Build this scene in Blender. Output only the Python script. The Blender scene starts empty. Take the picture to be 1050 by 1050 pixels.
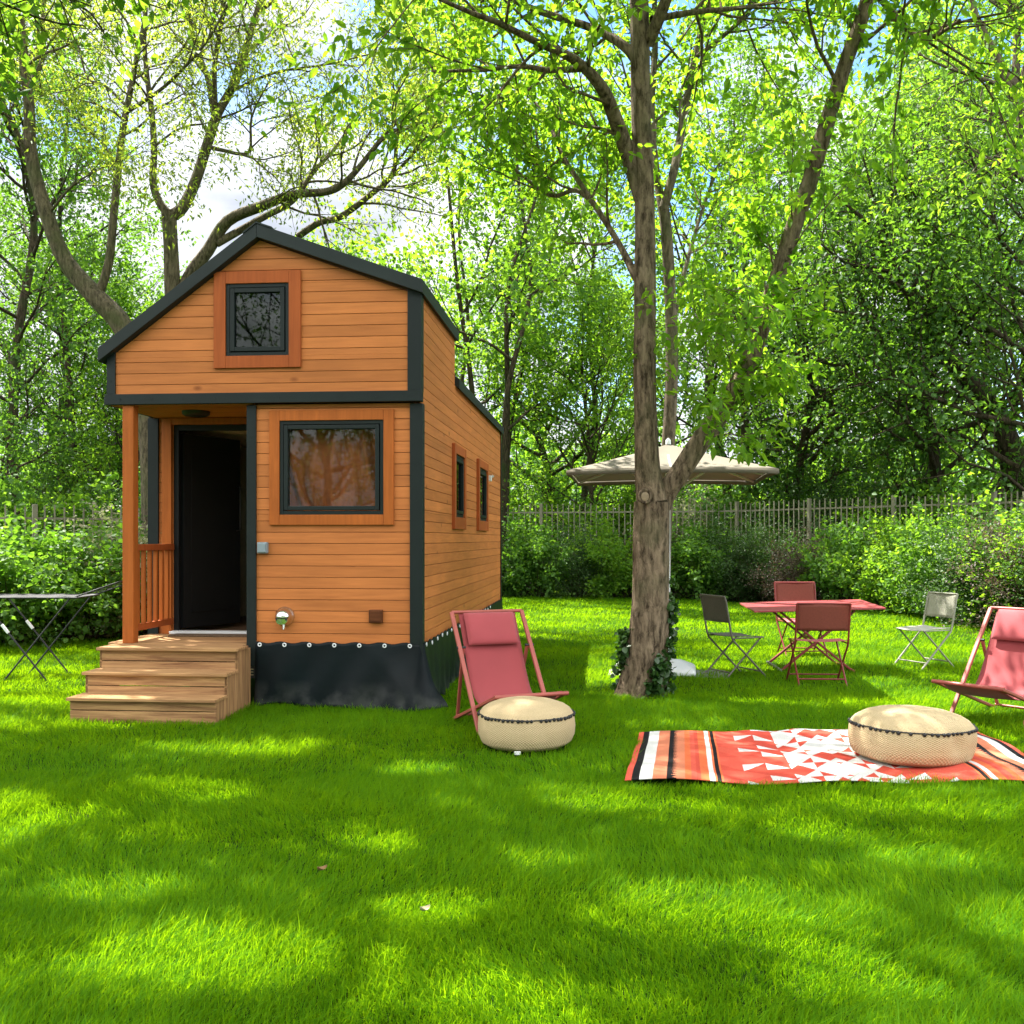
import bpy, math, random
import numpy as np
from mathutils import Vector, Matrix

PI = math.pi
R_ = math.radians
rnd = random.Random(7)
scene = bpy.context.scene
COL = scene.collection

# ------------------------------------------------------------------ camera model
CAM_H = 1.5
HOR = 553.0          # row of the horizon in the 1050 px photograph
FPX = 1050.0


def P(px, py, D):
    """point seen at pixel px,py standing D metres away"""
    return Vector(((px - 525.0) / FPX * D, D, CAM_H + (HOR - py) / FPX * D))


# ------------------------------------------------------------------ tagging
def tag(o, label=None, cat=None, group=None, kind=None):
    if label: o['label'] = label
    if cat: o['category'] = cat
    if group: o['group'] = group
    if kind: o['kind'] = kind
    return o


def thing(name, label, cat, loc=(0, 0, 0), rz=0.0, group=None):
    o = bpy.data.objects.new(name, None)
    o.empty_display_size = 0.2
    COL.objects.link(o)
    o.location = loc
    o.rotation_euler = (0, 0, rz)
    return tag(o, label, cat, group)


def copy_tree(o, parent=None):
    c = o.copy()
    COL.objects.link(c)
    if parent is not None:
        c.parent = parent
        c.matrix_parent_inverse = Matrix.Identity(4)
    for ch in list(o.children):
        copy_tree(ch, c)
    return c


# ------------------------------------------------------------------ mesh building
def link_mesh(name, me, m, parent=None, loc=None):
    o = bpy.data.objects.new(name, me)
    COL.objects.link(o)
    if m is not None:
        me.materials.append(m)
    if parent is not None:
        o.parent = parent
    if loc is not None:
        o.location = loc
    return o


def np_mesh(name, V, polys, tints=None, smooth=False):
    """polys: list of (n_faces, k) integer arrays; tints: list of (n_faces,) arrays"""
    me = bpy.data.meshes.new(name)
    V = np.asarray(V, dtype=np.float32)
    me.vertices.add(len(V))
    me.vertices.foreach_set('co', V.ravel())
    loops = np.concatenate([p.ravel() for p in polys]).astype(np.int32)
    sizes = np.concatenate([np.full(len(p), p.shape[1], dtype=np.int32) for p in polys])
    starts = np.concatenate([[0], np.cumsum(sizes)[:-1]]).astype(np.int32)
    me.loops.add(len(loops))
    me.loops.foreach_set('vertex_index', loops)
    me.polygons.add(len(sizes))
    me.polygons.foreach_set('loop_start', starts)
    if smooth:
        me.polygons.foreach_set('use_smooth', np.ones(len(sizes), dtype=bool))
    if tints is not None:
        a = me.attributes.new('tint', 'FLOAT', 'FACE')
        a.data.foreach_set('value', np.concatenate(tints).astype(np.float32))
    me.update(calc_edges=True)
    return me


class MB:
    """collects boxes, bars, tubes and sheets; build() links them as ONE mesh object"""

    def __init__(self):
        self.v, self.f, self.t, self.s = [], [], [], []

    def add(self, vs, fs, tint=0.5, smooth=False):
        b = len(self.v)
        self.v += [tuple(x) for x in vs]
        for f in fs:
            self.f.append([i + b for i in f])
            self.t.append(tint)
            self.s.append(smooth)
        return self

    def box(self, x0, x1, y0, y1, z0, z1, tint=0.5):
        vs = [(x0, y0, z0), (x1, y0, z0), (x1, y1, z0), (x0, y1, z0), (x0, y0, z1), (x1, y0, z1), (x1, y1, z1), (x0, y1, z1)]
        return self.add(vs, [(0, 3, 2, 1), (4, 5, 6, 7), (0, 1, 5, 4), (1, 2, 6, 5), (2, 3, 7, 6), (3, 0, 4, 7)], tint)

    def bar(self, a, b, w, h, up=(0, 0, 1), tint=0.5):
        a, b = Vector(a), Vector(b)
        d = (b - a).normalized()
        u = Vector(up)
        s = d.cross(u)
        if s.length < 1e-4:
            s = d.cross(Vector((0, 1, 0)))
        s.normalize()
        u = s.cross(d).normalized()
        vs = []
        for p in (a, b):
            for i, j in ((-1, -1), (1, -1), (1, 1), (-1, 1)):
                vs.append(p + s * (i * w / 2) + u * (j * h / 2))
        return self.add(vs, [(0, 1, 2, 3), (7, 6, 5, 4), (0, 4, 5, 1), (1, 5, 6, 2), (2, 6, 7, 3), (3, 7, 4, 0)], tint)

    def tube(self, pts, r, n=8, tint=0.5, cap=True):
        pts = [Vector(p) for p in pts]
        rs = r if isinstance(r, (list, tuple)) else [r] * len(pts)
        ref = None
        vs = []
        for i, p in enumerate(pts):
            d = (pts[min(i + 1, len(pts) - 1)] - pts[max(i - 1, 0)])
            d = d.normalized() if d.length > 1e-9 else Vector((0, 0, 1))
            if ref is None:
                ref = d.orthogonal().normalized()
            ref = (ref - d * ref.dot(d))
            ref = ref.normalized() if ref.length > 1e-6 else d.orthogonal().normalized()
            w = d.cross(ref)
            for k in range(n):
                a = 2 * PI * k / n
                vs.append(p + (ref * math.cos(a) + w * math.sin(a)) * rs[i])
        fs = []
        for i in range(len(pts) - 1):
            for k in range(n):
                k2 = (k + 1) % n
                fs.append((i * n + k, i * n + k2, (i + 1) * n + k2, (i + 1) * n + k))
        self.add(vs, fs, tint, True)
        if cap:
            self.add([vs[k] for k in range(n)], [tuple(range(n))[::-1]], tint)
            e = (len(pts) - 1) * n
            self.add([vs[e + k] for k in range(n)], [tuple(range(n))], tint)
        return self

    def lathe(self, prof, n=32, c=(0, 0, 0), tint=0.5):
        vs = []
        for r, z in prof:
            for k in range(n):
                a = 2 * PI * k / n
                vs.append((c[0] + r * math.cos(a), c[1] + r * math.sin(a), c[2] + z))
        fs = []
        for i in range(len(prof) - 1):
            for k in range(n):
                k2 = (k + 1) % n
                fs.append((i * n + k, i * n + k2, (i + 1) * n + k2, (i + 1) * n + k))
        return self.add(vs, fs, tint, True)

    def grid(self, fn, nu, nv, tint=0.5, smooth=True):
        vs = [fn(i / nu, j / nv) for j in range(nv + 1) for i in range(nu + 1)]
        fs = [(j * (nu + 1) + i, j * (nu + 1) + i + 1, (j + 1) * (nu + 1) + i + 1, (j + 1) * (nu + 1) + i) for j in range(nv) for i in range(nu)]
        return self.add(vs, fs, tint, smooth)

    def prism(self, poly, fn, d0, d1, tint=0.5):
        """polygon in (u,z), extruded from d0 to d1; fn(u, d, z) -> point"""
        n = len(poly)
        vs = [fn(u, d0, z) for u, z in poly] + [fn(u, d1, z) for u, z in poly]
        fs = [tuple(range(n)), tuple(range(2 * n - 1, n - 1, -1))]
        for i in range(n):
            j = (i + 1) % n
            fs.append((i, i + n, j + n, j))
        return self.add(vs, fs, tint)

    def build(self, name, m, parent=None, loc=None, bevel=0.0, solid=0.0, fix=True):
        me = bpy.data.meshes.new(name)
        me.from_pydata(self.v, [], self.f)
        a = me.attributes.new('tint', 'FLOAT', 'FACE')
        a.data.foreach_set('value', self.t)
        me.polygons.foreach_set('use_smooth', self.s)
        if fix:
            import bmesh
            bm = bmesh.new()
            bm.from_mesh(me)
            bmesh.ops.recalc_face_normals(bm, faces=bm.faces)
            bm.to_mesh(me)
            bm.free()
        me.update()
        o = link_mesh(name, me, m, parent, loc)
        if solid:
            md = o.modifiers.new('solid', 'SOLIDIFY'); md.thickness = solid; md.offset = 0
        if bevel:
            md = o.modifiers.new('bevel', 'BEVEL'); md.width = bevel; md.segments = 2; md.limit_method = 'ANGLE'; md.angle_limit = R_(40)
        return o


# ------------------------------------------------------------------ materials
def new_mat(name):
    m = bpy.data.materials.new(name)
    m.use_nodes = True
    nt = m.node_tree
    for n in list(nt.nodes):
        nt.nodes.remove(n)
    out = nt.nodes.new('ShaderNodeOutputMaterial')
    return m, nt, out


def N(nt, t, **kw):
    n = nt.nodes.new(t)
    for k, v in kw.items():
        if k in n.inputs.keys():
            n.inputs[k].default_value = v
        else:
            setattr(n, k, v)
    return n


def rgba(c):
    return (c[0], c[1], c[2], 1.0)


def mat(name, c, rough=0.6, var=0.12, scale=6.0, stretch=(1, 1, 1), bump=0.0, bscale=None, metallic=0.0, spec=0.4, tintvar=0.0,
        c2=None, coord='Object', dirt=None, sheen=0.0, detail=5.0, trans=0.0):
    m, nt, out = new_mat(name)
    L = nt.links.new
    b = N(nt, 'ShaderNodeBsdfPrincipled')
    b.inputs['Roughness'].default_value = rough
    b.inputs['Metallic'].default_value = metallic
    b.inputs['Specular IOR Level'].default_value = spec
    if sheen:
        b.inputs['Sheen Weight'].default_value = sheen
    tc = N(nt, 'ShaderNodeTexCoord')
    mp = N(nt, 'ShaderNodeMapping')
    mp.inputs['Scale'].default_value = stretch
    L(tc.outputs[coord], mp.inputs['Vector'])
    vec = mp.outputs['Vector']
    at = N(nt, 'ShaderNodeAttribute', attribute_name='tint')
    if tintvar:
        # shift the grain from one board to the next
        ad = N(nt, 'ShaderNodeVectorMath', operation='ADD')
        ml = N(nt, 'ShaderNodeMath', operation='MULTIPLY'); ml.inputs[1].default_value = 37.0
        L(at.outputs['Fac'], ml.inputs[0]); L(vec, ad.inputs[0]); L(ml.outputs[0], ad.inputs[1])
        vec = ad.outputs[0]
    nz = N(nt, 'ShaderNodeTexNoise')
    nz.inputs['Scale'].default_value = scale
    nz.inputs['Detail'].default_value = detail
    L(vec, nz.inputs['Vector'])
    mix = N(nt, 'ShaderNodeMix', data_type='RGBA')
    lo = [max(0, x * (1 - var)) for x in c]
    hi = [min(1, x * (1 + var)) for x in c]
    if c2 is not None:
        lo, hi = c, c2
    mix.inputs[6].default_value = rgba(lo)
    mix.inputs[7].default_value = rgba(hi)
    rp = N(nt, 'ShaderNodeMapRange'); rp.inputs[1].default_value = 0.3; rp.inputs[2].default_value = 0.7
    L(nz.outputs['Fac'], rp.inputs[0]); L(rp.outputs[0], mix.inputs[0])
    colr = mix.outputs[2]
    if tintvar:
        hs = N(nt, 'ShaderNodeHueSaturation')
        mr = N(nt, 'ShaderNodeMapRange'); mr.inputs[3].default_value = 1 - tintvar; mr.inputs[4].default_value = 1 + tintvar
        L(at.outputs['Fac'], mr.inputs[0]); L(mr.outputs[0], hs.inputs['Value'])
        L(colr, hs.inputs['Color'])
        colr = hs.outputs[0]
    if dirt is not None:      # (colour, noise scale, threshold)
        n2 = N(nt, 'ShaderNodeTexNoise'); n2.inputs['Scale'].default_value = dirt[1]; n2.inputs['Detail'].default_value = 6
        L(tc.outputs[coord], n2.inputs['Vector'])
        r2 = N(nt, 'ShaderNodeMapRange'); r2.inputs[1].default_value = dirt[2]; r2.inputs[2].default_value = dirt[2] + 0.18
        r2.inputs[4].default_value = 0.75
        mx = N(nt, 'ShaderNodeMix', data_type='RGBA'); mx.inputs[7].default_value = rgba(dirt[0])
        L(n2.outputs['Fac'], r2.inputs[0]); fac = r2.outputs[0]
        if len(dirt) > 3:      # splashed up from the ground to a certain height
            sz = N(nt, 'ShaderNodeSeparateXYZ'); L(tc.outputs[coord], sz.inputs[0])
            rz_ = N(nt, 'ShaderNodeMapRange'); rz_.inputs[1].default_value = dirt[3][0]; rz_.inputs[2].default_value = dirt[3][1]; rz_.inputs[3].default_value = 0.8; rz_.inputs[4].default_value = 0.0
            L(sz.outputs['Z'], rz_.inputs[0])
            mz = N(nt, 'ShaderNodeMath', operation='MULTIPLY'); L(fac, mz.inputs[0]); L(rz_.outputs[0], mz.inputs[1]); fac = mz.outputs[0]
        L(fac, mx.inputs[0]); L(colr, mx.inputs[6])
        colr = mx.outputs[2]
    L(colr, b.inputs['Base Color'])
    if bump:
        nb = N(nt, 'ShaderNodeTexNoise'); nb.inputs['Scale'].default_value = bscale or scale * 3; nb.inputs['Detail'].default_value = 6
        L(vec, nb.inputs['Vector'])
        bp = N(nt, 'ShaderNodeBump'); bp.inputs['Strength'].default_value = bump; bp.inputs['Distance'].default_value = 0.01
        L(nb.outputs['Fac'], bp.inputs['Height']); L(bp.outputs[0], b.inputs['Normal'])
    if trans:
        tr = N(nt, 'ShaderNodeBsdfTranslucent'); L(colr, tr.inputs['Color'])
        ms = N(nt, 'ShaderNodeMixShader'); ms.inputs[0].default_value = trans
        L(b.outputs[0], ms.inputs[1]); L(tr.outputs[0], ms.inputs[2]); L(ms.outputs[0], out.inputs['Surface'])
    else:
        L(b.outputs[0], out.inputs['Surface'])
    return m


def leaf_mat(name, dark, light, tdark, tlight, trans=0.45, rough=0.55, spec=0.25):
    """leaves: reflect dark..light by each leaf's own tint, let a yellower green through"""
    m, nt, out = new_mat(name)
    L = nt.links.new
    at = N(nt, 'ShaderNodeAttribute', attribute_name='tint')
    mx = N(nt, 'ShaderNodeMix', data_type='RGBA'); mx.inputs[6].default_value = rgba(dark); mx.inputs[7].default_value = rgba(light)
    mt = N(nt, 'ShaderNodeMix', data_type='RGBA'); mt.inputs[6].default_value = rgba(tdark); mt.inputs[7].default_value = rgba(tlight)
    L(at.outputs['Fac'], mx.inputs[0]); L(at.outputs['Fac'], mt.inputs[0])
    b = N(nt, 'ShaderNodeBsdfPrincipled')
    b.inputs['Roughness'].default_value = rough
    b.inputs['Specular IOR Level'].default_value = spec
    L(mx.outputs[2], b.inputs['Base Color'])
    tr = N(nt, 'ShaderNodeBsdfTranslucent')
    L(mt.outputs[2], tr.inputs['Color'])
    ms = N(nt, 'ShaderNodeMixShader'); ms.inputs[0].default_value = trans
    L(b.outputs[0], ms.inputs[1]); L(tr.outputs[0], ms.inputs[2]); L(ms.outputs[0], out.inputs['Surface'])
    return m


def bark_mat(name, c1, c2, vscale=9.0, bump=0.9, moss=None):
    m, nt, out = new_mat(name)
    L = nt.links.new
    tc = N(nt, 'ShaderNodeTexCoord')
    mp = N(nt, 'ShaderNodeMapping'); mp.inputs['Scale'].default_value = (1, 1, 0.24)
    L(tc.outputs['Object'], mp.inputs['Vector'])
    nz = N(nt, 'ShaderNodeTexNoise'); nz.inputs['Scale'].default_value = 7; nz.inputs['Detail'].default_value = 4
    L(tc.outputs['Object'], nz.inputs['Vector'])
    wv = N(nt, 'ShaderNodeMix', data_type='VECTOR'); wv.inputs[0].default_value = 0.06
    L(mp.outputs[0], wv.inputs[4]); L(nz.outputs['Color'], wv.inputs[5])
    vo = N(nt, 'ShaderNodeTexNoise'); vo.inputs['Scale'].default_value = vscale * 2.6; vo.inputs['Detail'].default_value = 8; vo.inputs['Roughness'].default_value = 0.65
    L(wv.outputs[1], vo.inputs['Vector'])
    rp = N(nt, 'ShaderNodeMapRange'); rp.inputs[1].default_value = 0.36; rp.inputs[2].default_value = 0.62
    L(vo.outputs['Fac'], rp.inputs[0])
    mx = N(nt, 'ShaderNodeMix', data_type='RGBA'); mx.inputs[6].default_value = rgba(c1); mx.inputs[7].default_value = rgba(c2)
    L(rp.outputs[0], mx.inputs[0])
    colr = mx.outputs[2]
    n3 = N(nt, 'ShaderNodeTexNoise'); n3.inputs['Scale'].default_value = 2.2; n3.inputs['Detail'].default_value = 5
    L(tc.outputs['Object'], n3.inputs['Vector'])
    if moss is not None:
        r3 = N(nt, 'ShaderNodeMapRange'); r3.inputs[1].default_value = 0.5; r3.inputs[2].default_value = 0.7; r3.inputs[4].default_value = 0.7
        L(n3.outputs['Fac'], r3.inputs[0])
        m3 = N(nt, 'ShaderNodeMix', data_type='RGBA'); m3.inputs[7].default_value = rgba(moss)
        L(r3.outputs[0], m3.inputs[0]); L(colr, m3.inputs[6])
        colr = m3.outputs[2]
    b = N(nt, 'ShaderNodeBsdfPrincipled'); b.inputs['Roughness'].default_value = 0.9; b.inputs['Specular IOR Level'].default_value = 0.15
    L(colr, b.inputs['Base Color'])
    bp = N(nt, 'ShaderNodeBump'); bp.inputs['Strength'].default_value = bump; bp.inputs['Distance'].default_value = 0.06
    L(vo.outputs['Fac'], bp.inputs['Height']); L(bp.outputs[0], b.inputs['Normal'])
    L(b.outputs[0], out.inputs['Surface'])
    return m


def glass_mat(name, tint, refl=1.0):
    m, nt, out = new_mat(name)
    L = nt.links.new
    tr = N(nt, 'ShaderNodeBsdfTransparent'); tr.inputs['Color'].default_value = rgba(tint)
    gl = N(nt, 'ShaderNodeBsdfGlossy'); gl.inputs['Roughness'].default_value = 0.015; gl.inputs['Color'].default_value = (0.9, 0.95, 0.95, 1)
    fr = N(nt, 'ShaderNodeFresnel'); fr.inputs['IOR'].default_value = 1.5
    ml = N(nt, 'ShaderNodeMath', operation='MULTIPLY'); ml.inputs[1].default_value = refl
    L(fr.outputs[0], ml.inputs[0])
    ms = N(nt, 'ShaderNodeMixShader'); L(ml.outputs[0], ms.inputs[0]); L(tr.outputs[0], ms.inputs[1]); L(gl.outputs[0], ms.inputs[2])
    L(ms.outputs[0], out.inputs['Surface'])
    return m


def wood_mat(name, c, axis, grain=0.35, tintvar=0.13, rough=0.55, knots=True, spec=0.15):
    """planed boards: long streaky grain along one axis, a knot here and there, each board its own shade"""
    m, nt, out = new_mat(name)
    L = nt.links.new
    tc = N(nt, 'ShaderNodeTexCoord')
    at = N(nt, 'ShaderNodeAttribute', attribute_name='tint')
    ml = N(nt, 'ShaderNodeMath', operation='MULTIPLY'); ml.inputs[1].default_value = 53.0
    L(at.outputs['Fac'], ml.inputs[0])
    ad = N(nt, 'ShaderNodeVectorMath', operation='ADD')
    L(tc.outputs['Object'], ad.inputs[0]); L(ml.outputs[0], ad.inputs[1])
    mp = N(nt, 'ShaderNodeMapping')
    s = [1.0, 1.0, 1.0]; s[axis] = 0.06
    mp.inputs['Scale'].default_value = s
    L(ad.outputs[0], mp.inputs['Vector'])
    n1 = N(nt, 'ShaderNodeTexNoise'); n1.inputs['Scale'].default_value = 34; n1.inputs['Detail'].default_value = 7; n1.inputs['Roughness'].default_value = 0.62; n1.inputs['Distortion'].default_value = 0.5
    L(mp.outputs[0], n1.inputs['Vector'])
    n2 = N(nt, 'ShaderNodeTexNoise'); n2.inputs['Scale'].default_value = 1.4; n2.inputs['Detail'].default_value = 3
    L(ad.outputs[0], n2.inputs['Vector'])
    rp = N(nt, 'ShaderNodeMapRange'); rp.inputs[1].default_value = 0.32; rp.inputs[2].default_value = 0.68
    L(n1.outputs['Fac'], rp.inputs[0])
    mx = N(nt, 'ShaderNodeMix', data_type='RGBA')
    mx.inputs[6].default_value = rgba([c[0] * (1 - grain), c[1] * (1 - grain * 1.15), c[2] * (1 - grain * 1.1)])
    mx.inputs[7].default_value = rgba([min(1, x * (1 + grain * 0.35)) for x in c])
    L(rp.outputs[0], mx.inputs[0])
    hs = N(nt, 'ShaderNodeHueSaturation')
    mr = N(nt, 'ShaderNodeMapRange'); mr.inputs[3].default_value = 1 - tintvar; mr.inputs[4].default_value = 1 + tintvar
    L(at.outputs['Fac'], mr.inputs[0])
    m2 = N(nt, 'ShaderNodeMath', operation='MULTIPLY_ADD'); m2.inputs[1].default_value = 0.5; m2.inputs[2].default_value = 0.75
    L(n2.outputs['Fac'], m2.inputs[0])
    m3 = N(nt, 'ShaderNodeMath', operation='MULTIPLY'); L(m2.outputs[0], m3.inputs[0]); L(mr.outputs[0], m3.inputs[1])
    L(m3.outputs[0], hs.inputs['Value']); L(mx.outputs[2], hs.inputs['Color'])
    colr = hs.outputs[0]
    if knots:
        mk = N(nt, 'ShaderNodeMapping'); sk = [1.0, 1.0, 1.0]; sk[axis] = 0.55
        mk.inputs['Scale'].default_value = sk
        L(ad.outputs[0], mk.inputs['Vector'])
        vo = N(nt, 'ShaderNodeTexVoronoi'); vo.inputs['Scale'].default_value = 3.1
        L(mk.outputs[0], vo.inputs['Vector'])
        rk = N(nt, 'ShaderNodeMapRange'); rk.inputs[1].default_value = 0.04; rk.inputs[2].default_value = 0.095; rk.inputs[3].default_value = 0.7; rk.inputs[4].default_value = 0.0
        L(vo.outputs['Distance'], rk.inputs[0])
        mk2 = N(nt, 'ShaderNodeMix', data_type='RGBA'); mk2.inputs[7].default_value = rgba([c[0] * 0.3, c[1] * 0.22, c[2] * 0.2])
        L(rk.outputs[0], mk2.inputs[0]); L(colr, mk2.inputs[6])
        colr = mk2.outputs[2]
    b = N(nt, 'ShaderNodeBsdfPrincipled'); b.inputs['Roughness'].default_value = rough; b.inputs['Specular IOR Level'].default_value = spec
    L(colr, b.inputs['Base Color'])
    bp = N(nt, 'ShaderNodeBump'); bp.inputs['Strength'].default_value = 0.18; bp.inputs['Distance'].default_value = 0.004
    L(n1.outputs['Fac'], bp.inputs['Height']); L(bp.outputs[0], b.inputs['Normal'])
    L(b.outputs[0], out.inputs['Surface'])
    return m


def attr_color_mat(name, attr, rough=0.9, weave=260.0):
    m, nt, out = new_mat(name)
    L = nt.links.new
    at = N(nt, 'ShaderNodeAttribute', attribute_name=attr)
    tc = N(nt, 'ShaderNodeTexCoord')
    nz = N(nt, 'ShaderNodeTexNoise'); nz.inputs['Scale'].default_value = weave; nz.inputs['Detail'].default_value = 2
    L(tc.outputs['Object'], nz.inputs['Vector'])
    hs = N(nt, 'ShaderNodeHueSaturation')
    mr = N(nt, 'ShaderNodeMapRange'); mr.inputs[1].default_value = 0.25; mr.inputs[2].default_value = 0.75; mr.inputs[3].default_value = 0.72; mr.inputs[4].default_value = 1.22
    L(nz.outputs['Fac'], mr.inputs[0]); L(mr.outputs[0], hs.inputs['Value']); L(at.outputs['Color'], hs.inputs['Color'])
    b = N(nt, 'ShaderNodeBsdfPrincipled'); b.inputs['Roughness'].default_value = rough; b.inputs['Specular IOR Level'].default_value = 0.1
    L(hs.outputs[0], b.inputs['Base Color'])
    bp = N(nt, 'ShaderNodeBump'); bp.inputs['Strength'].default_value = 0.3; bp.inputs['Distance'].default_value = 0.003
    L(nz.outputs['Fac'], bp.inputs['Height']); L(bp.outputs[0], b.inputs['Normal'])
    L(b.outputs[0], out.inputs['Surface'])
    return m


M = {}
M['clad_front'] = wood_mat('stained larch boards', (0.50, 0.172, 0.050), 0, grain=0.17, tintvar=0.12)
M['clad_side'] = wood_mat('stained larch side boards', (0.50, 0.172, 0.050), 1, grain=0.17, tintvar=0.12)
M['trim_wood'] = wood_mat('red brown stained wood', (0.36, 0.088, 0.022), 2, grain=0.18, tintvar=0.08, knots=False)
M['trim_light'] = wood_mat('orange stained wood', (0.38, 0.105, 0.020), 2, grain=0.2, tintvar=0.08, knots=False)
M['deck'] = wood_mat('pale decking', (0.40, 0.235, 0.105), 0, grain=0.55, tintvar=0.16, rough=0.75)
M['deck_v'] = wood_mat('pale decking upright', (0.36, 0.21, 0.095), 2, grain=0.55, tintvar=0.16, rough=0.75)
M['dark_metal'] = mat('anthracite metal', (0.007, 0.0125, 0.0125), rough=0.5, spec=0.25, var=0.15, scale=3, bump=0.05)
M['roof'] = mat('anthracite roof sheet', (0.014, 0.021, 0.021), rough=0.55, spec=0.25, var=0.2, scale=2)
M['backing'] = mat('dark wall backing', (0.16, 0.05, 0.016), rough=0.8)
M['inner'] = mat('pale inner lining', (0.55, 0.45, 0.30), rough=0.7, var=0.06)
M['inner_floor'] = mat('brown inner floor', (0.16, 0.09, 0.05), rough=0.5, scale=4, stretch=(1, 8, 1))
M['door'] = mat('black door leaf', (0.008, 0.009, 0.010), rough=0.55, var=0.1, spec=0.2)
M['pane'] = glass_mat('window glass', (0.84, 0.88, 0.86), 0.6)
M['dark_pane'] = glass_mat('shaded window glass', (0.45, 0.52, 0.48), 0.6)
M['curtain'] = mat('copper curtain cloth', (0.46, 0.115, 0.030), rough=0.75, var=0.2, scale=14, stretch=(1, 1, 0.25), sheen=0.3)
M['tarp'] = mat('blue black tarpaulin', (0.0016, 0.0052, 0.0068), rough=0.48, var=0.25, scale=2.5, bump=0.25, bscale=9, spec=0.16, dirt=((0.07, 0.075, 0.07), 5.0, 0.42, (0.04, 0.26)))
M['chrome'] = mat('polished steel', (0.62, 0.62, 0.60), rough=0.13, metallic=1.0, var=0.05)
M['white_metal'] = mat('white painted metal', (0.66, 0.69, 0.70), rough=0.5, var=0.06)
M['grey_plastic'] = mat('blue grey plastic', (0.20, 0.25, 0.28), rough=0.5, var=0.06)
M['brown_wood'] = wood_mat('brown wood block', (0.12, 0.04, 0.014), 0, knots=False)
M['black'] = mat('black plastic', (0.014, 0.014, 0.015), rough=0.5)
M['mat'] = mat('coir', (0.13, 0.085, 0.05), rough=1.0, scale=120, var=0.5, bump=0.6)
M['chair_cloth'] = mat('rose sling cloth', (0.32, 0.050, 0.057), rough=0.8, var=0.07, scale=3, bump=0.15, bscale=420, sheen=0.15, trans=0.12)
M['chair_frame'] = mat('brick red tube', (0.32, 0.075, 0.058), rough=0.42, var=0.10, scale=5)
M['pillow'] = mat('rose head cushion', (0.30, 0.045, 0.054), rough=0.8, var=0.07, scale=5, bump=0.15, bscale=300, sheen=0.2)
M['table'] = mat('dark pink painted sheet', (0.36, 0.068, 0.075), rough=0.33, var=0.08, scale=2, bump=0.03)
M['red_frame'] = mat('dark red frame', (0.20, 0.032, 0.030), rough=0.4, var=0.1)
M['red_sling'] = mat('brown red sling', (0.26, 0.065, 0.045), rough=0.7, var=0.1, scale=60, bump=0.3, bscale=300, trans=0.3)
M['red_seat'] = mat('dusty pink seat', (0.40, 0.095, 0.10), rough=0.55, var=0.06)
M['grey_frame'] = mat('taupe frame', (0.115, 0.105, 0.085), rough=0.42, var=0.1)
M['grey_sling'] = mat('taupe sling', (0.11, 0.105, 0.085), rough=0.7, var=0.1, scale=60, bump=0.3, bscale=300, trans=0.15)
M['pale_frame'] = mat('pale sage frame', (0.27, 0.265, 0.21), rough=0.42, var=0.1)
M['pale_sling'] = mat('pale sage sling', (0.42, 0.41, 0.34), rough=0.7, var=0.06, scale=60, bump=0.3, bscale=300, trans=0.2)
M['canvas'] = mat('taupe canvas', (0.22, 0.195, 0.15), rough=0.85, var=0.06, scale=4, bump=0.15, bscale=200, trans=0.3)
M['concrete'] = mat('pale concrete slab', (0.24, 0.235, 0.215), rough=0.9, var=0.2, scale=12, bump=0.3)
M['fence'] = mat('grey green painted steel', (0.20, 0.19, 0.135), rough=0.55, var=0.2, scale=3)
M['rack'] = mat('dark grey coated tube', (0.03, 0.032, 0.035), rough=0.5, spec=0.25, var=0.1)
M['rack_white'] = mat('white plastic sleeve', (0.72, 0.74, 0.76), rough=0.4, var=0.03)
M['plate'] = mat('dark plate', (0.02, 0.02, 0.02), rough=0.5)
M['letter'] = mat('tan lettering', (0.30, 0.24, 0.13), rough=0.6, var=0.05)
M['bark'] = bark_mat('grey brown bark', (0.040, 0.028, 0.017), (0.26, 0.195, 0.13), moss=(0.12, 0.115, 0.06))
M['bark_grey'] = bark_mat('grey bark', (0.045, 0.038, 0.026), (0.19, 0.155, 0.105), moss=(0.085, 0.10, 0.04))
M['bark_dark'] = bark_mat('dark bark', (0.022, 0.017, 0.011), (0.09, 0.07, 0.045), moss=(0.03, 0.055, 0.015))
M['heartwood'] = mat('healed branch cut', (0.24, 0.18, 0.115), rough=0.8, scale=30, var=0.2)
G1 = ((0.030, 0.085, 0.010), (0.085, 0.190, 0.022))
M['leaf_hero'] = leaf_mat('box elder leaves', (0.050, 0.130, 0.013), (0.115, 0.24, 0.024), (0.20, 0.47, 0.012), (0.46, 0.70, 0.03), 0.55)
M['leaf_feather'] = leaf_mat('feathery yellow leaves', (0.06, 0.125, 0.022), (0.14, 0.215, 0.035), (0.26, 0.42, 0.03), (0.58, 0.68, 0.06), 0.5)
M['leaf_maple'] = leaf_mat('maple leaves', (0.026, 0.085, 0.012), (0.070, 0.17, 0.024), (0.16, 0.38, 0.014), (0.38, 0.62, 0.035), 0.48)
M['leaf_dark'] = leaf_mat('dark leaves', (0.024, 0.072, 0.015), (0.062, 0.135, 0.028), (0.11, 0.29, 0.016), (0.25, 0.46, 0.03), 0.42)
M['leaf_bright'] = leaf_mat('fresh leaves', (0.050, 0.125, 0.014), (0.11, 0.215, 0.026), (0.18, 0.42, 0.015), (0.42, 0.66, 0.035), 0.5)
M['leaf_bush'] = leaf_mat('hazel leaves', (0.040, 0.110, 0.016), (0.10, 0.205, 0.036), (0.14, 0.36, 0.015), (0.34, 0.60, 0.04), 0.4, rough=0.55, spec=0.25)
M['leaf_privet'] = leaf_mat('privet leaves', (0.020, 0.055, 0.015), (0.060, 0.115, 0.032), (0.06, 0.17, 0.012), (0.15, 0.30, 0.03), 0.28, rough=0.5, spec=0.3)
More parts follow.
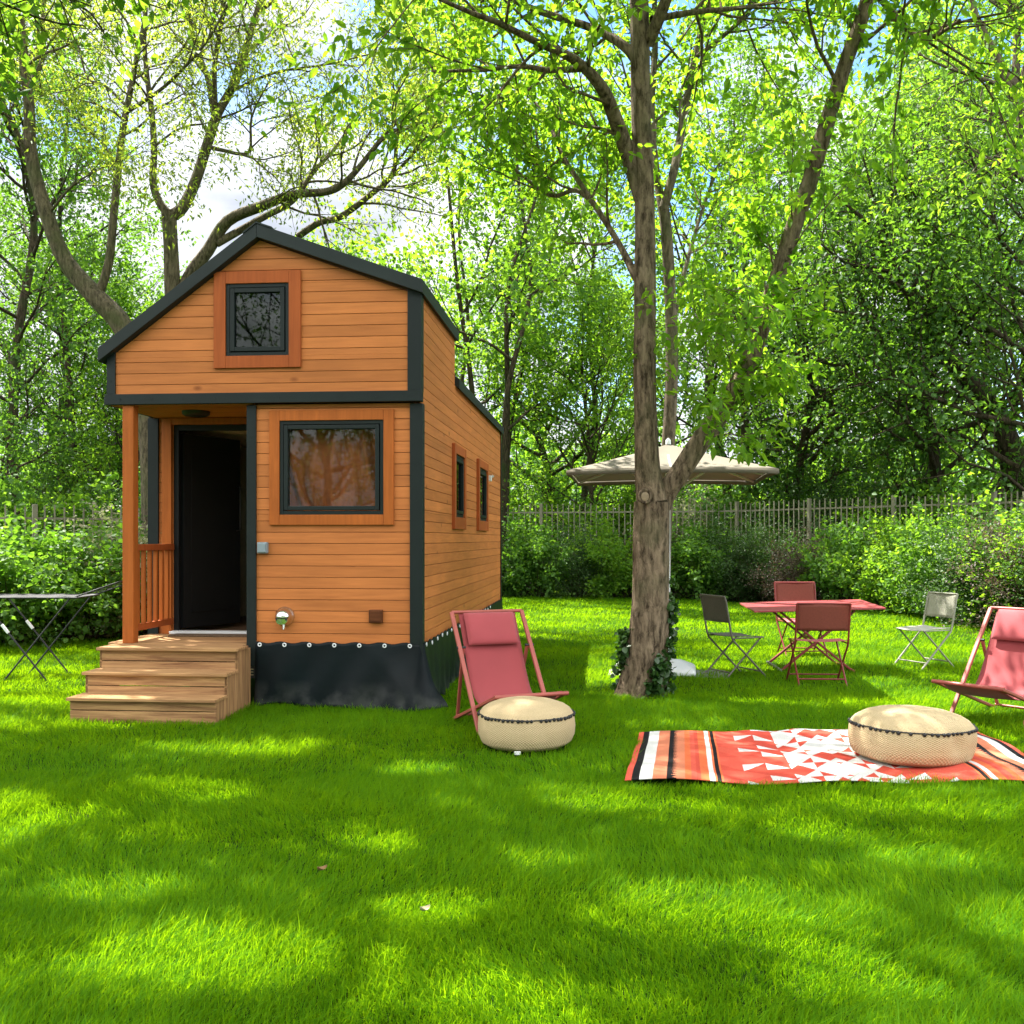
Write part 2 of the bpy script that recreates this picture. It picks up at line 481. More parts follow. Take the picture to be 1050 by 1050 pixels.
M['leaf_purple'] = leaf_mat('bronze leaves', (0.030, 0.022, 0.018), (0.10, 0.075, 0.055), (0.08, 0.05, 0.03), (0.20, 0.14, 0.08), 0.3)
M['leaf_ivy'] = leaf_mat('ivy leaves', (0.012, 0.040, 0.010), (0.040, 0.095, 0.020), (0.04, 0.12, 0.01), (0.10, 0.24, 0.02), 0.2, rough=0.35, spec=0.5)
M['leaf_blossom'] = leaf_mat('pale blossom and leaves', (0.10, 0.13, 0.06), (0.40, 0.36, 0.25), (0.2, 0.3, 0.05), (0.45, 0.45, 0.25), 0.35)
M['grass'] = leaf_mat('grass blades', (0.036, 0.128, 0.002), (0.105, 0.255, 0.006), (0.14, 0.34, 0.002), (0.44, 0.68, 0.006), 0.50, rough=0.55, spec=0.05)

# ------------------------------------------------------------------ world, sun
SUN_AZ = R_(45)       # the light travels towards +x, -y
SUN_EL = R_(61)
LDIR = Vector((math.sin(SUN_AZ) * math.cos(SUN_EL), -math.cos(SUN_AZ) * math.cos(SUN_EL), -math.sin(SUN_EL)))
w = bpy.data.worlds.new('World')
scene.world = w
w.use_nodes = True
nt = w.node_tree
for n in list(nt.nodes):
    nt.nodes.remove(n)
L = nt.links.new
wo = nt.nodes.new('ShaderNodeOutputWorld')
bg = nt.nodes.new('ShaderNodeBackground')
bg.inputs['Strength'].default_value = 0.14
sky = nt.nodes.new('ShaderNodeTexSky')
sky.sky_type = 'NISHITA'
sky.sun_disc = False
sky.sun_elevation = SUN_EL
sky.sun_rotation = -SUN_AZ
sky.altitude = 50
sky.air_density = 1.0
sky.dust_density = 0.6
sky.ozone_density = 1.4
tc = N(nt, 'ShaderNodeTexCoord')
sp = N(nt, 'ShaderNodeSeparateXYZ'); L(tc.outputs['Generated'], sp.inputs[0])
az = N(nt, 'ShaderNodeMath', operation='ADD'); az.inputs[1].default_value = 0.22; L(sp.outputs['Z'], az.inputs[0])
mxz = N(nt, 'ShaderNodeMath', operation='MAXIMUM'); mxz.inputs[1].default_value = 0.05; L(az.outputs[0], mxz.inputs[0])
dx = N(nt, 'ShaderNodeMath', operation='DIVIDE'); L(sp.outputs['X'], dx.inputs[0]); L(mxz.outputs[0], dx.inputs[1])
dy = N(nt, 'ShaderNodeMath', operation='DIVIDE'); L(sp.outputs['Y'], dy.inputs[0]); L(mxz.outputs[0], dy.inputs[1])
cx = N(nt, 'ShaderNodeCombineXYZ'); L(dx.outputs[0], cx.inputs[0]); L(dy.outputs[0], cx.inputs[1])
mpw = N(nt, 'ShaderNodeMapping'); mpw.inputs['Location'].default_value = (0.35, 0.25, 0.0); L(cx.outputs[0], mpw.inputs['Vector'])
cn = N(nt, 'ShaderNodeTexNoise'); cn.inputs['Scale'].default_value = 1.25; cn.inputs['Detail'].default_value = 9; cn.inputs['Roughness'].default_value = 0.55
L(mpw.outputs[0], cn.inputs['Vector'])
# the cloud bank stands lower and towards the sun's side
bias = N(nt, 'ShaderNodeMath', operation='MULTIPLY_ADD'); bias.inputs[1].default_value = -0.16; L(sp.outputs['X'], bias.inputs[0])
L(cn.outputs['Fac'], bias.inputs[2])
bz = N(nt, 'ShaderNodeMath', operation='MULTIPLY_ADD'); bz.inputs[1].default_value = -0.26; L(sp.outputs['Z'], bz.inputs[0]); L(bias.outputs[0], bz.inputs[2])
cr = N(nt, 'ShaderNodeMapRange'); cr.inputs[1].default_value = 0.31; cr.inputs[2].default_value = 0.43; cr.interpolation_type = 'SMOOTHSTEP'
L(bz.outputs[0], cr.inputs[0])
cs = N(nt, 'ShaderNodeTexNoise'); cs.inputs['Scale'].default_value = 2.6; cs.inputs['Detail'].default_value = 6
L(mpw.outputs[0], cs.inputs['Vector'])
cc = N(nt, 'ShaderNodeMix', data_type='RGBA'); cc.inputs[6].default_value = (1.25, 1.35, 1.55, 1); cc.inputs[7].default_value = (2.2, 2.25, 2.35, 1)
crs = N(nt, 'ShaderNodeMapRange'); crs.inputs[1].default_value = 0.38; crs.inputs[2].default_value = 0.55; L(cs.outputs['Fac'], crs.inputs[0]); L(crs.outputs[0], cc.inputs[0])
wm = N(nt, 'ShaderNodeMix', data_type='RGBA')
shs = N(nt, 'ShaderNodeHueSaturation'); shs.inputs['Saturation'].default_value = 1.25; shs.inputs['Value'].default_value = 0.62; L(sky.outputs[0], shs.inputs['Color'])
L(cr.outputs[0], wm.inputs[0]); L(shs.outputs[0], wm.inputs[6]); L(cc.outputs[2], wm.inputs[7])
bk = N(nt, 'ShaderNodeMapRange', interpolation_type='SMOOTHSTEP'); bk.inputs[1].default_value = 0.62; bk.inputs[2].default_value = 0.05; L(sp.outputs['Y'], bk.inputs[0])  # added bright cloud behind and overhead, out of view, to light the house front
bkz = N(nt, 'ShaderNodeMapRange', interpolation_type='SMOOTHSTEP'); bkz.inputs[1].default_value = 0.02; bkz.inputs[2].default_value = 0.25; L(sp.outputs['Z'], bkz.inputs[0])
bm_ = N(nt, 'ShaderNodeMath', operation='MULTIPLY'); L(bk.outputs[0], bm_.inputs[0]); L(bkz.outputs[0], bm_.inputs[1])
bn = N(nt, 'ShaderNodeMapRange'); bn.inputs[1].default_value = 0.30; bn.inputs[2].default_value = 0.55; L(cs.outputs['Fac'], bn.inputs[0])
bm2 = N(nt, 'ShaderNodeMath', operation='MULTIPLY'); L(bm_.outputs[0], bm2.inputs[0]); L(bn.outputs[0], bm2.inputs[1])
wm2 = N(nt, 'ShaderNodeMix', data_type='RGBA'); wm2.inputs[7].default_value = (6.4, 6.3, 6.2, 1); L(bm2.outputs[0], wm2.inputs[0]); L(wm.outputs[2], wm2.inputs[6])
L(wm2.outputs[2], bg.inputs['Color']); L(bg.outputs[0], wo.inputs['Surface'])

sl = bpy.data.lights.new('sun', 'SUN')
sl.energy = 5.0
sl.angle = R_(0.55)
sl.color = (1.0, 0.95, 0.86)
so = bpy.data.objects.new('sun', sl)
COL.objects.link(so)
so.rotation_euler = LDIR.to_track_quat('-Z', 'Y').to_euler()
so.location = (-20, 20, 40)

cam = bpy.data.cameras.new('camera')
cam.lens = 36
cam.sensor_width = 36
cam.shift_y = 28.0 / 1050.0
cam.clip_end = 2000
co = bpy.data.objects.new('camera', cam)
COL.objects.link(co)
co.location = (0, 0, CAM_H)
co.rotation_euler = (R_(90), 0, 0)
scene.camera = co
scene.view_settings.view_transform = 'Standard'
scene.view_settings.look = 'None'
scene.view_settings.exposure = 2.12
scene.view_settings.gamma = 1.0
scene.cycles.use_denoising = True
scene.cycles.max_bounces = 8
scene.cycles.diffuse_bounces = 4
scene.cycles.transmission_bounces = 5
scene.cycles.transparent_max_bounces = 8
scene.cycles.sample_clamp_indirect = 6.0

# ------------------------------------------------------------------ HOUSE
HR = -math.atan(95.0 / 1050.0)
HO = Vector((-0.806, 9.0, 0.0))
house = thing('tiny_house', 'small orange timber house on a trailer with asymmetric dark gabled roof and open door', 'tiny house', HO, HR)
HW, HL = -2.865, 6.93      # left wall, rear
ZB, ZL = 0.565, 2.70       # foot of the boards, underside of the loft


def clip(poly, axis, v, keep_less):
    out = []
    n = len(poly)
    for i in range(n):
        a, b = poly[i], poly[(i + 1) % n]
        ia = (a[axis] <= v) if keep_less else (a[axis] >= v)
        ib = (b[axis] <= v) if keep_less else (b[axis] >= v)
        if ia: out.append(a)
        if ia != ib:
            t = (v - a[axis]) / (b[axis] - a[axis])
            out.append((a[0] + (b[0] - a[0]) * t, a[1] + (b[1] - a[1]) * t))
    return out if len(out) >= 3 else []


def board_wall(mb, outline, holes, fn, d0, d1, pitch=0.1, gap=0.0042, z0=None):
    zs = [p[1] for p in outline]
    lo, hi = min(zs), max(zs)
    k0 = lo if z0 is None else z0
    n = int(math.ceil((hi - k0) / pitch - 1e-6))
    for k in range(n):
        a, b = k0 + k * pitch, k0 + (k + 1) * pitch - gap
        cuts = [a] + sorted(z for h in holes for z in h[2:4] if a + 1e-4 < z < b - 1e-4) + [b]
        tint = rnd.random()
        for c0, c1 in zip(cuts[:-1], cuts[1:]):
            p = clip(clip(outline, 1, c0, False), 1, c1, True)
            if not p: continue
            pieces = [p]
            for h in holes:
                if h[2] < c1 - 1e-4 and h[3] > c0 + 1e-4:
                    nxt = []
                    for q in pieces:
                        for r in (clip(q, 0, h[0], True), clip(q, 0, h[1], False)):
                            if r and max(v[0] for v in r) - min(v[0] for v in r) > 0.002: nxt.append(r)
                    pieces = nxt
            for q in pieces:
                mb.prism(q, fn, d0, d1, tint)


F_front = lambda u, d, z: (u, -d, z)
F_side = lambda u, d, z: (d, u, z)
win_front = (-1.262, -0.323, 1.718, 2.552)
win_loft = (-1.735, -1.160, 3.125, 3.765)
# ground bay, loft gable, side wall: boards over a backing
mb = MB(); board_wall(mb, [(-1.50, ZB), (-0.04, ZB), (-0.04, ZL), (-1.50, ZL)], [win_front], F_front, -0.014, 0.004)
mb.build('front_wall', M['clad_front'], house, bevel=0.0025)
mb = MB(); board_wall(mb, [(-1.52, 0.40), (-0.02, 0.40), (-0.02, ZL), (-1.52, ZL)], [win_front], F_front, -0.07, -0.0145, pitch=9)
mb.build('wall_backing', M['backing'], house)
gable = [(-2.80, 2.785), (-0.03, 2.785), (-0.03, 3.64), (-1.432, 4.15), (-2.80, 3.14)]
mb = MB(); board_wall(mb, gable, [win_loft], F_front, 0.035, 0.054)
mb.build('loft_wall', M['clad_front'], house, bevel=0.0025)
gb = [(-2.81, 2.73), (-0.02, 2.73), (-0.02, 3.66), (-1.432, 4.17), (-2.81, 3.15)]
mb = MB(); board_wall(mb, gb, [win_loft], F_front, -0.02, 0.0345, pitch=9)
mb.build('wall_backing', M['backing'], house)


def side_u(px, x=0.0):
    """depth along the side wall seen at column px"""
    q = (px - 525.0) / FPX
    return (q * 9.0 + 0.806) / (0.0901 - q * 0.996)


sw = []
for (pa, pb) in ((463.0, 475.0), (488.3, 498.3)):
    ua, ub = side_u(pa), side_u(pb)
    D = 9 + 0.996 * (ua + ub) / 2
    sw.append((ua + 0.10, ub - 0.10, 1.74, 2.42))
mb = MB()
board_wall(mb, [(0.05, ZB), (HL - 0.03, ZB), (HL - 0.03, 3.165), (0.05, 3.165)], sw, F_side, -0.014, 0.004)
board_wall(mb, [(0.0, 3.165), (2.05, 3.165), (2.05, 3.665), (0.0, 3.665)], [], F_side, -0.014, 0.004)
mb.build('side_wall', M['clad_side'], house, bevel=0.0025)
mb = MB()
board_wall(mb, [(0.071, 0.40), (HL - 0.02, 0.40), (HL - 0.02, 3.15), (0.071, 3.15)], sw, F_side, -0.07, -0.0145, pitch=9)
board_wall(mb, [(-0.02, 3.15), (2.06, 3.15), (2.06, 3.66), (-0.02, 3.66)], [], F_side, -0.07, -0.0145, pitch=9)
mb.build('wall_backing', M['backing'], house)
# far side, rear, return wall and door wall of the porch
mb = MB(); board_wall(mb, [(0.90, ZB), (HL, ZB), (HL, 3.12), (0.90, 3.12)], [], lambda u, d, z: (HW + 0.02 - d, u, z), -0.06, 0.0)
mb.build('side_wall', M['clad_side'], house)
rear = [(HW + 0.03, 0.42), (-0.03, 0.42), (-0.03, 3.12), (-1.432, 4.15), (HW + 0.03, 3.12)]
mb = MB(); board_wall(mb, rear, [], lambda u, d, z: (u, HL - 0.03 + d, z), -0.05, 0.0)
mb.build('rear_wall', M['clad_front'], house)
mb = MB(); board_wall(mb, [(0.071, ZB), (0.90, ZB), (0.90, ZL), (0.071, ZL)], [], lambda u, d, z: (-1.505 - d, u, z), -0.05, 0.0)
mb.build('porch_wall', M['clad_side'], house)
door_hole = (-2.635, -1.74, 0.42, 2.632)
mb = MB(); board_wall(mb, [(-2.84, 0.42), (-1.52, 0.42), (-1.52, ZL), (-2.84, ZL)], [door_hole], lambda u, d, z: (u, 0.90 - d, z), -0.06, 0.0, z0=0.465)
mb.build('porch_wall', M['clad_front'], house)
# soffit over the porch
mb = MB()
for k in range(9):
    mb.box(-2.805, -1.51, -0.045 + k * 0.105, -0.06 + k * 0.105 + 0.1, 2.70, 2.728, rnd.random())
mb.build('soffit', M['clad_front'], house)
# inside lining, floor, loft floor
mb = MB()
mb.box(HW + 0.085, -0.075, 0.10, HL - 0.09, 0.50, 0.566)
mb.build('inner_floor', M['inner_floor'], house)
mb = MB()
mb.box(-2.80, -1.57, 0.965, HL - 0.1, 2.62, 2.69)
mb.box(-1.565, -0.08, 0.08, HL - 0.1, 2.62, 2.69)
mb.build('ceiling', M['inner'], house)
mb = MB()
mb.box(HW + 0.084, HW + 0.10, 0.962, HL - 0.1, 0.566, 2.62)
mb.box(-2.76, -1.6, HL - 0.10, HL - 0.082, 0.566, 2.62)
mb.box(-2.1, -0.10, 3.4, 3.46, 0.566, 2.62)
mb.box(-1.72, -1.66, 0.97, 1.9, 0.566, 2.62)
board_wall(mb, [(0.08, 0.566), (HL - 0.1, 0.566), (HL - 0.1, 2.62), (0.08, 2.62)], sw, F_side, -0.088, -0.072, pitch=9)
board_wall(mb, [(-1.55, 0.566), (-0.09, 0.566), (-0.09, 2.62), (-1.55, 2.62)], [win_front], F_front, -0.088, -0.072, pitch=9)
mb.build('inner_lining', M['inner'], house)

# dark corner trims and bands
def trim(*bx):
    m_ = MB()
    for b in bx: m_.box(*b)
    x0, x1, y0, y1, z0, z1 = bx[0]
    for k in range(int((z1 - z0) / 0.32)):
        zz = z0 + 0.12 + k * 0.32
        m_.tube([((x0 + x1) / 2, y0 + 0.001, zz), ((x0 + x1) / 2, y0 - 0.004, zz)], 0.007, 8)
    return m_.build('corner_trim', M['dark_metal'], house, bevel=0.003)


trim((-0.088, 0.026, -0.030, -0.012, 0.44, 2.693), (0.008, 0.026, -0.0118, 0.075, 0.44, 2.693))
trim((-1.56, -1.475, -0.030, -0.0045, 0.37, 2.693), (-1.56, -1.542, -0.0043, 0.07, 0.37, 2.693))
trim((-0.100, 0.022, -0.074, -0.056, 2.80, 3.70), (0.0065, 0.022, -0.0558, 0.05, 2.80, 3.68))
trim((-2.835, -2.755, -0.074, -0.056, 2.80, 3.18), (-2.835, -2.815, -0.0558, 0.9, 2.80, 3.12))
trim((HW - 0.022, HW + 0.085, 0.868, 0.898, 0.50, 2.696), (HW - 0.022, HW - 0.004, 0.8985, 1.0, 0.50, 2.9))
trim((0.006, 0.022, HL - 0.05, HL + 0.01, 0.45, 3.17), (-0.05, 0.0055, HL - 0.01, HL + 0.01, 0.45, 3.17))
mb = MB()
mb.box(-2.85, 0.03, -0.090, -0.050, 2.705, 2.798)
mb.box(0.0065, 0.024, -0.0495, 0.02, 2.705, 2.798)
mb.box(-2.85, -2.81, -0.0495, 0.9, 2.705, 2.798)
for k in range(10): mb.tube([(-2.7 + k * 0.29, -0.089, 2.752), (-2.7 + k * 0.29, -0.094, 2.752)], 0.007, 8)
mb.build('loft_band', M['dark_metal'], house, bevel=0.003)
mb = MB(); mb.box(-2.80, -0.03, -0.049, 0.9, 2.735, 2.79); mb.build('loft_floor', M['inner_floor'], house)

# roof: left slope, front right slope (loft), rear right slope
RX, RZ = -1.432, 4.275
def slope(xa, za, xb, zb, y0, y1, th, name, m_):
    m2 = MB()
    m2.prism([(xa, za), (xb, zb), (xb, zb - th), (xa, za - th)], lambda u, d, z: (u, d, z), y0, y1)
    return m2.build(name, m_, house, bevel=0.004)


roof = slope(RX, RZ, -2.885, 3.207, -0.14, HL + 0.06, 0.125, 'roof', M['roof'])
slope(RX + 0.001, RZ, 0.045, 3.752, -0.14, 2.09, 0.118, 'roof', M['roof'])
slope(RX + 0.001, RZ, 0.05, 3.235, 2.093, HL + 0.06, 0.105, 'roof', M['roof'])
mb = MB(); mb.prism([(RX - 0.12, RZ - 0.075), (RX, RZ + 0.014), (RX + 0.14, RZ - 0.035), (RX + 0.14, RZ - 0.05), (RX, RZ), (RX - 0.12, RZ - 0.09)], lambda u, d, z: (u, d, z), -0.15, HL + 0.07)
mb.build('ridge_cap', M['roof'], house)
mb = MB()   # dormer back over the low roof
mb.prism([(RX, RZ - 0.13), (-0.03, 3.64), (-0.03, 3.2), (RX, RZ - 0.13 - 0.02)], lambda u, d, z: (u, d, z), 2.02, 2.07)
mb.build('dormer_back', M['roof'], house)


def window(x0, x1, z0, z1, d, wood_w, pane_mat, fn, frame_mat, sash=0.062, bottom_wide=None, name='window', woodd=0.028):
    """wooden surround, dark frame, dark sash, pane"""
    bw = wood_w if bottom_wide is None else bottom_wide
    m1 = MB()
    B = lambda mm, u0, u1, v0, v1, a, b, t=0.5: mm.prism([(u0, v0), (u1, v0), (u1, v1), (u0, v1)], fn, a, b, t)
    B(m1, x0 - wood_w, x0, z0 - bw, z1 + wood_w, d, d + woodd, 0.35)
    B(m1, x1, x1 + wood_w, z0 - bw, z1 + wood_w, d, d + woodd, 0.6)
    B(m1, x0, x1, z1, z1 + wood_w, d, d + woodd - 0.002, 0.8)
    B(m1, x0, x1, z0 - bw, z0, d, d + woodd - 0.002, 0.2)
    wn = m1.build(name, frame_mat, house, bevel=0.004)
    m2 = MB()
    f = 0.034
    a, b = d - 0.06, d + 0.012
    B(m2, x0, x0 + f, z0, z1, a, b); B(m2, x1 - f, x1, z0, z1, a, b)
    B(m2, x0 + f, x1 - f, z1 - f, z1, a, b - 0.001); B(m2, x0 + f, x1 - f, z0, z0 + f, a, b - 0.001)
    m2.build('frame', M['dark_metal'], wn, bevel=0.003)
    m3 = MB()
    g = f + 0.006
    a, b = d - 0.05, d + 0.022
    s = sash
    B(m3, x0 + g, x0 + g + s, z0 + g, z1 - g, a, b); B(m3, x1 - g - s, x1 - g, z0 + g, z1 - g, a, b)
    B(m3, x0 + g + s, x1 - g - s, z1 - g - s, z1 - g, a, b - 0.001); B(m3, x0 + g + s, x1 - g - s, z0 + g, z0 + g + s, a, b - 0.001)
    m3.build('sash', M['dark_metal'], wn, bevel=0.004)
    m4 = MB()
    B(m4, x0 + g + s, x1 - g - s, z0 + g + s, z1 - g - s, d - 0.012, d - 0.006)
    m4.build('pane', pane_mat, wn)
    return wn


window(*win_front[:2], win_front[2], win_front[3], 0.0045, 0.092, M['pane'], F_front, M['trim_light'], sash=0.036)
window(win_loft[0], win_loft[1], win_loft[2], win_loft[3], 0.0545, 0.108, M['dark_pane'], F_front, M['trim_wood'], sash=0.040, name='loft_window')
for h in sw:
    window(h[0], h[1], h[2], h[3], 0.0045, 0.10, M['dark_pane'], F_side, M['trim_wood'], sash=0.035, name='slit_window', bottom_wide=0.13, woodd=0.035)
# room behind the loft window stays dark
mb = MB()
mb.box(-2.4, -0.4, 0.9, 0.95, 2.80, 3.7)
mb.build('inner_partition', M['inner'], house)

# porch post, railing, door
mb = MB(); mb.box(-2.695, -2.592, -0.06, 0.043, 0.567, 2.70); mb.build('porch_post', M['trim_light'], house, bevel=0.006)
rail = MB()
rail.box(-2.675, -2.612, 0.0435, 0.868, 1.395, 1.455, 0.3)
rl = rail.build('railing', M['trim_wood'], house, bevel=0.005)
mb = MB(); mb.box(-2.668, -2.620, 0.0435, 0.868, 0.665, 0.725); mb.build('bottom_rail', M['trim_wood'], rl, bevel=0.004)
for k in range(6):
    yy = 0.13 + k * 0.128
    mb = MB(); mb.box(-2.662, -2.626, yy - 0.018, yy + 0.018, 0.7255, 1.3945, rnd.random()); mb.build('baluster', M['trim_light'], rl, bevel=0.003)
mb = MB()
mb.box(-2.735, -2.640, 0.855, 0.897, 0.567, 2.695, 0.5)
mb.box(-1.735, -1.64, 0.855, 0.897, 0.567, 2.695, 0.5)
mb.box(-2.640, -1.735, 0.857, 0.897, 2.632, 2.695, 0.7)
dc = mb.build('door_casing', M['trim_light'], house, bevel=0.004)
mb = MB()
mb.box(-2.640, -2.585, 0.905, 0.965, 0.60, 2.632); mb.box(-1.79, -1.735, 0.905, 0.965, 0.60, 2.632); mb.box(-2.585, -1.79, 0.906, 0.965, 2.575, 2.632)
mb.build('door_frame', M['door'], house, bevel=0.003)
mb = MB(); mb.box(-2.640, -1.735, 0.80, 0.93, 0.572, 0.600); mb.build('threshold', M['white_metal'], house, bevel=0.005)
mb = MB()
mb.box(0, 0.83, -0.03, 0.03, 0, 1.94)
mb.box(0.10, 0.73, -0.036, -0.03, 0.15, 1.80)
dl = mb.build('door', M['door'], house, loc=(-2.585, 0.975, 0.615), bevel=0.004)
dl.rotation_euler = (0, 0, R_(69))
mb = MB(); mb.tube([(0.77, -0.03, 0.98), (0.77, -0.075, 0.98), (0.77, -0.08, 1.0), (0.77, -0.08, 1.42), (0.77, -0.075, 1.44), (0.77, -0.03, 1.44)], 0.011); mb.build('handle', M['black'], dl)
# lamp under the soffit
mb = MB(); mb.lathe([(0.0, -0.045), (0.10, -0.045), (0.125, -0.03), (0.13, 0.0)], 24, (-2.20, 0.40, 2.699)); mb.build('ceiling_lamp', M['black'], house)
# front fittings: socket box, steel cowl, wooden block, sensor
mb = MB(); mb.box(-1.455, -1.365, -0.062, -0.005, 1.375, 1.475); sb = mb.build('socket_box', M['grey_plastic'], house, bevel=0.008)
mb = MB(); mb.box(-1.447, -1.373, -0.072, -0.0625, 1.384, 1.466); mb.build('lid', M['grey_plastic'], sb, bevel=0.006)
cw = (-1.217, 0.0, 0.815)
mb = MB(); mb.lathe([(0.088, 0.0), (0.088, 0.012), (0.074, 0.020), (0.070, 0.05), (0.058, 0.085), (0.035, 0.105), (0.0, 0.112)], 28)
for i, v in enumerate(mb.v):
    mb.v[i] = (cw[0] + v[0], cw[1] - 0.005 - v[2], cw[2] + v[1])
cow = mb.build('exhaust_cowl', M['chrome'], house)
mb = MB(); mb.grid(lambda u, v: (cw[0] + 0.058 * math.cos(-PI * u) * (1 - 0.0 * v), -0.09 - 0.03 * math.sin(PI * u) - 0.0 * v, cw[2] - 0.015 - 0.05 * math.sin(PI * u) * v), 12, 3)
mb.tube([(cw[0], -0.03, cw[2] - 0.07), (cw[0], -0.045, cw[2] - 0.115)], [0.018, 0.008], 10)
mb.build('spout', M['chrome'], cow)
mb = MB(); mb.box(cw[0] - 0.05, cw[0] + 0.05, -0.1135, -0.106, cw[2] - 0.028, cw[2] - 0.006); mb.build('slot', M['black'], cow)
mb = MB(); mb.box(-0.452, -0.330, -0.045, -0.0055, 0.765, 0.880); wb = mb.build('wooden_block', M['brown_wood'], house, bevel=0.006)
mb = MB(); mb.box(-0.440, -0.342, -0.050, -0.0455, 0.777, 0.868); mb.build('face', M['brown_wood'], wb, bevel=0.003)
mb = MB(); mb.box(0.005, 0.06, 5.13, 5.2, 2.30, 2.38); mb.tube([(0.06, 5.165, 2.36), (0.085, 5.165, 2.38)], 0.018, 10); mb.build('outdoor_sensor', M['white_metal'], house, bevel=0.006)

# tarpaulin skirt round the trailer
SK = [(-1.475, -0.020), (0.0, -0.020), (0.030, 0.0), (0.030, 6.90)]
def skirt_pt(s, t):
    l0, l1, l2 = 1.475, 0.036, 6.90
    tot = l0 + l1 + l2
    d = s
    if d < l0: x, y, nx, ny = -1.475 + d, -0.034, 0, -1
    elif d < l0 + l1:
        a = (d - l0) / l1
        x, y, nx, ny = 0.0 + 0.03 * a, -0.034 + 0.034 * a, a, -(1 - a)
    else: x, y, nx, ny = 0.032, d - l0 - l1, 1, 0
    h = 1 - t
    corner = math.exp(-((d - l0) / 0.36) ** 2)
    flare = 0.03 * h + 0.15 * corner * h ** 1.4 + 0.012 * math.sin(d * 7.3 + 2 * h) * h + 0.010 * math.sin(d * 17 + 1.3 + 5 * h) * h
    fold = 0.05 * math.exp(-((d - 1.05 - 0.5 * h) / 0.10) ** 2) * h - 0.05 * math.exp(-((d - 1.78 + 0.15 * h) / 0.12) ** 2) * h
    fold += 0.04 * math.exp(-((d - 2.2) / 0.2) ** 2) * h
    sag = 0.014 * math.cos(d / 0.225 * 2 * PI) * (t > 0.93)
    out = flare + fold
    z = 0.575 * t + 0.012 + sag * 0.6 + (0.03 * math.sin(d * 4.1) + 0.02 * math.sin(d * 9.7)) * h ** 3
    return (x + nx * out, y + ny * out, max(z, 0.004))


mb = MB(); mb.grid(lambda u, v: skirt_pt(u * 8.411, v), 260, 22)
skirt = mb.build('skirt', M['tarp'], house, solid=0.003)
ring = None
ds = [0.04 + 0.225 * k for k in range(7)] + [1.60 + 0.30 * k for k in range(18)]
for d in ds:
    p = Vector(skirt_pt(d, 0.955))
    nx = Vector((0, -1, 0)) if d < 1.49 else Vector((1, 0, 0))
    if ring is None:
        m1 = MB(); pts = [(0.014 * math.cos(a), 0, 0.014 * math.sin(a)) for a in np.linspace(0, 2 * PI, 17)]
        m1.tube(pts, 0.006, 6, cap=False)
        ring = m1.build('eyelet', M['white_metal'], skirt)
        e = ring
    else:
        e = ring.copy(); COL.objects.link(e); e.parent = skirt
    e.location = p + nx * 0.006
    e.rotation_euler = (0, 0, 0 if nx.x == 0 else PI / 2)

# number plate of the trailer showing between steps and skirt
mb = MB(); mb.box(-1.655, -1.470, -0.012, 0.0, 0.262, 0.366); pl = mb.build('number_plate', M['plate'], house, bevel=0.004)
fc = bpy.data.curves.new('lettering', 'FONT'); fc.body = 'BE'; fc.size = 0.085; fc.extrude = 0.002; fc.align_x = 'CENTER'; fc.align_y = 'CENTER'
ft_ = bpy.data.objects.new('text', fc); COL.objects.link(ft_); bpy.context.view_layer.update()
lm = bpy.data.meshes.new_from_object(ft_.evaluated_get(bpy.context.evaluated_depsgraph_get()))
bpy.data.objects.remove(ft_)
fo = link_mesh('lettering', lm, None, pl)
lm.materials.clear(); lm.materials.append(M['letter'])
fo.location = (-1.545, -0.0145, 0.314); fo.rotation_euler = (R_(90), 0, 0)
mb = MB(); mb.box(-2.7, -0.2, 0.3, 6.6, 0.34, 0.44); mb.box(-1.4, -1.3, -0.01, 6.6, 0.24, 0.335)
mb.build('trailer_chassis', M['black'], house)


def house_pt(x, y, z):
    return HO + Matrix.Rotation(HR, 3, 'Z') @ Vector((x, y, z))


# curtain and cabinet inside are things of their own
mb = MB()
def curt(u, v):
    x = -1.36 + 1.18 * u
    sweep = 0.10 * (1 - v) * math.sin(PI * u)
    y = 0.165 + 0.025 * math.sin(u * 46 + 3.0 * v + 1.5 * math.sin(3 * v)) + 0.018 * math.sin(u * 21 - 6 * v) + 0.02 * math.sin(7 * v + 5 * u)
    return (x + 0.03 * math.sin(6 * v + 8 * u), y, 1.62 + 1.0 * v - sweep * 0.3)
mb.grid(curt, 110, 30)
ct = mb.build('curtain', M['curtain'], None, loc=HO, solid=0.003)  # copper cloth stands in for the red-brown reflection in the pane
ct.rotation_euler = (0, 0, HR)
tag(ct, 'copper coloured curtain standing in for the reflection in the big ground floor window', 'curtain')
cb = thing('cabinet', 'pale low cabinet just inside the open door', 'cabinet', house_pt(-1.90, 2.6, 0.566), HR)
mb = MB(); mb.box(-0.25, 0.25, -0.2, 0.2, 0.08, 0.88); mb.build('body', M['inner'], cb, bevel=0.006)
mb = MB(); mb.box(-0.23, 0.23, -0.222, -0.202, 0.10, 0.85); dd = mb.build('door', M['white_metal'], cb, bevel=0.005)
mb = MB(); mb.tube([(-0.18, -0.222, 0.55), (-0.18, -0.24, 0.55)], 0.014, 10); mb.build('knob', M['chrome'], dd)
for sx in (-0.21, 0.21):
    for sy in (-0.16, 0.16):
        mb = MB(); mb.box(sx - 0.02, sx + 0.02, sy - 0.02, sy + 0.02, 0, 0.079); mb.build('leg', M['black'], cb)

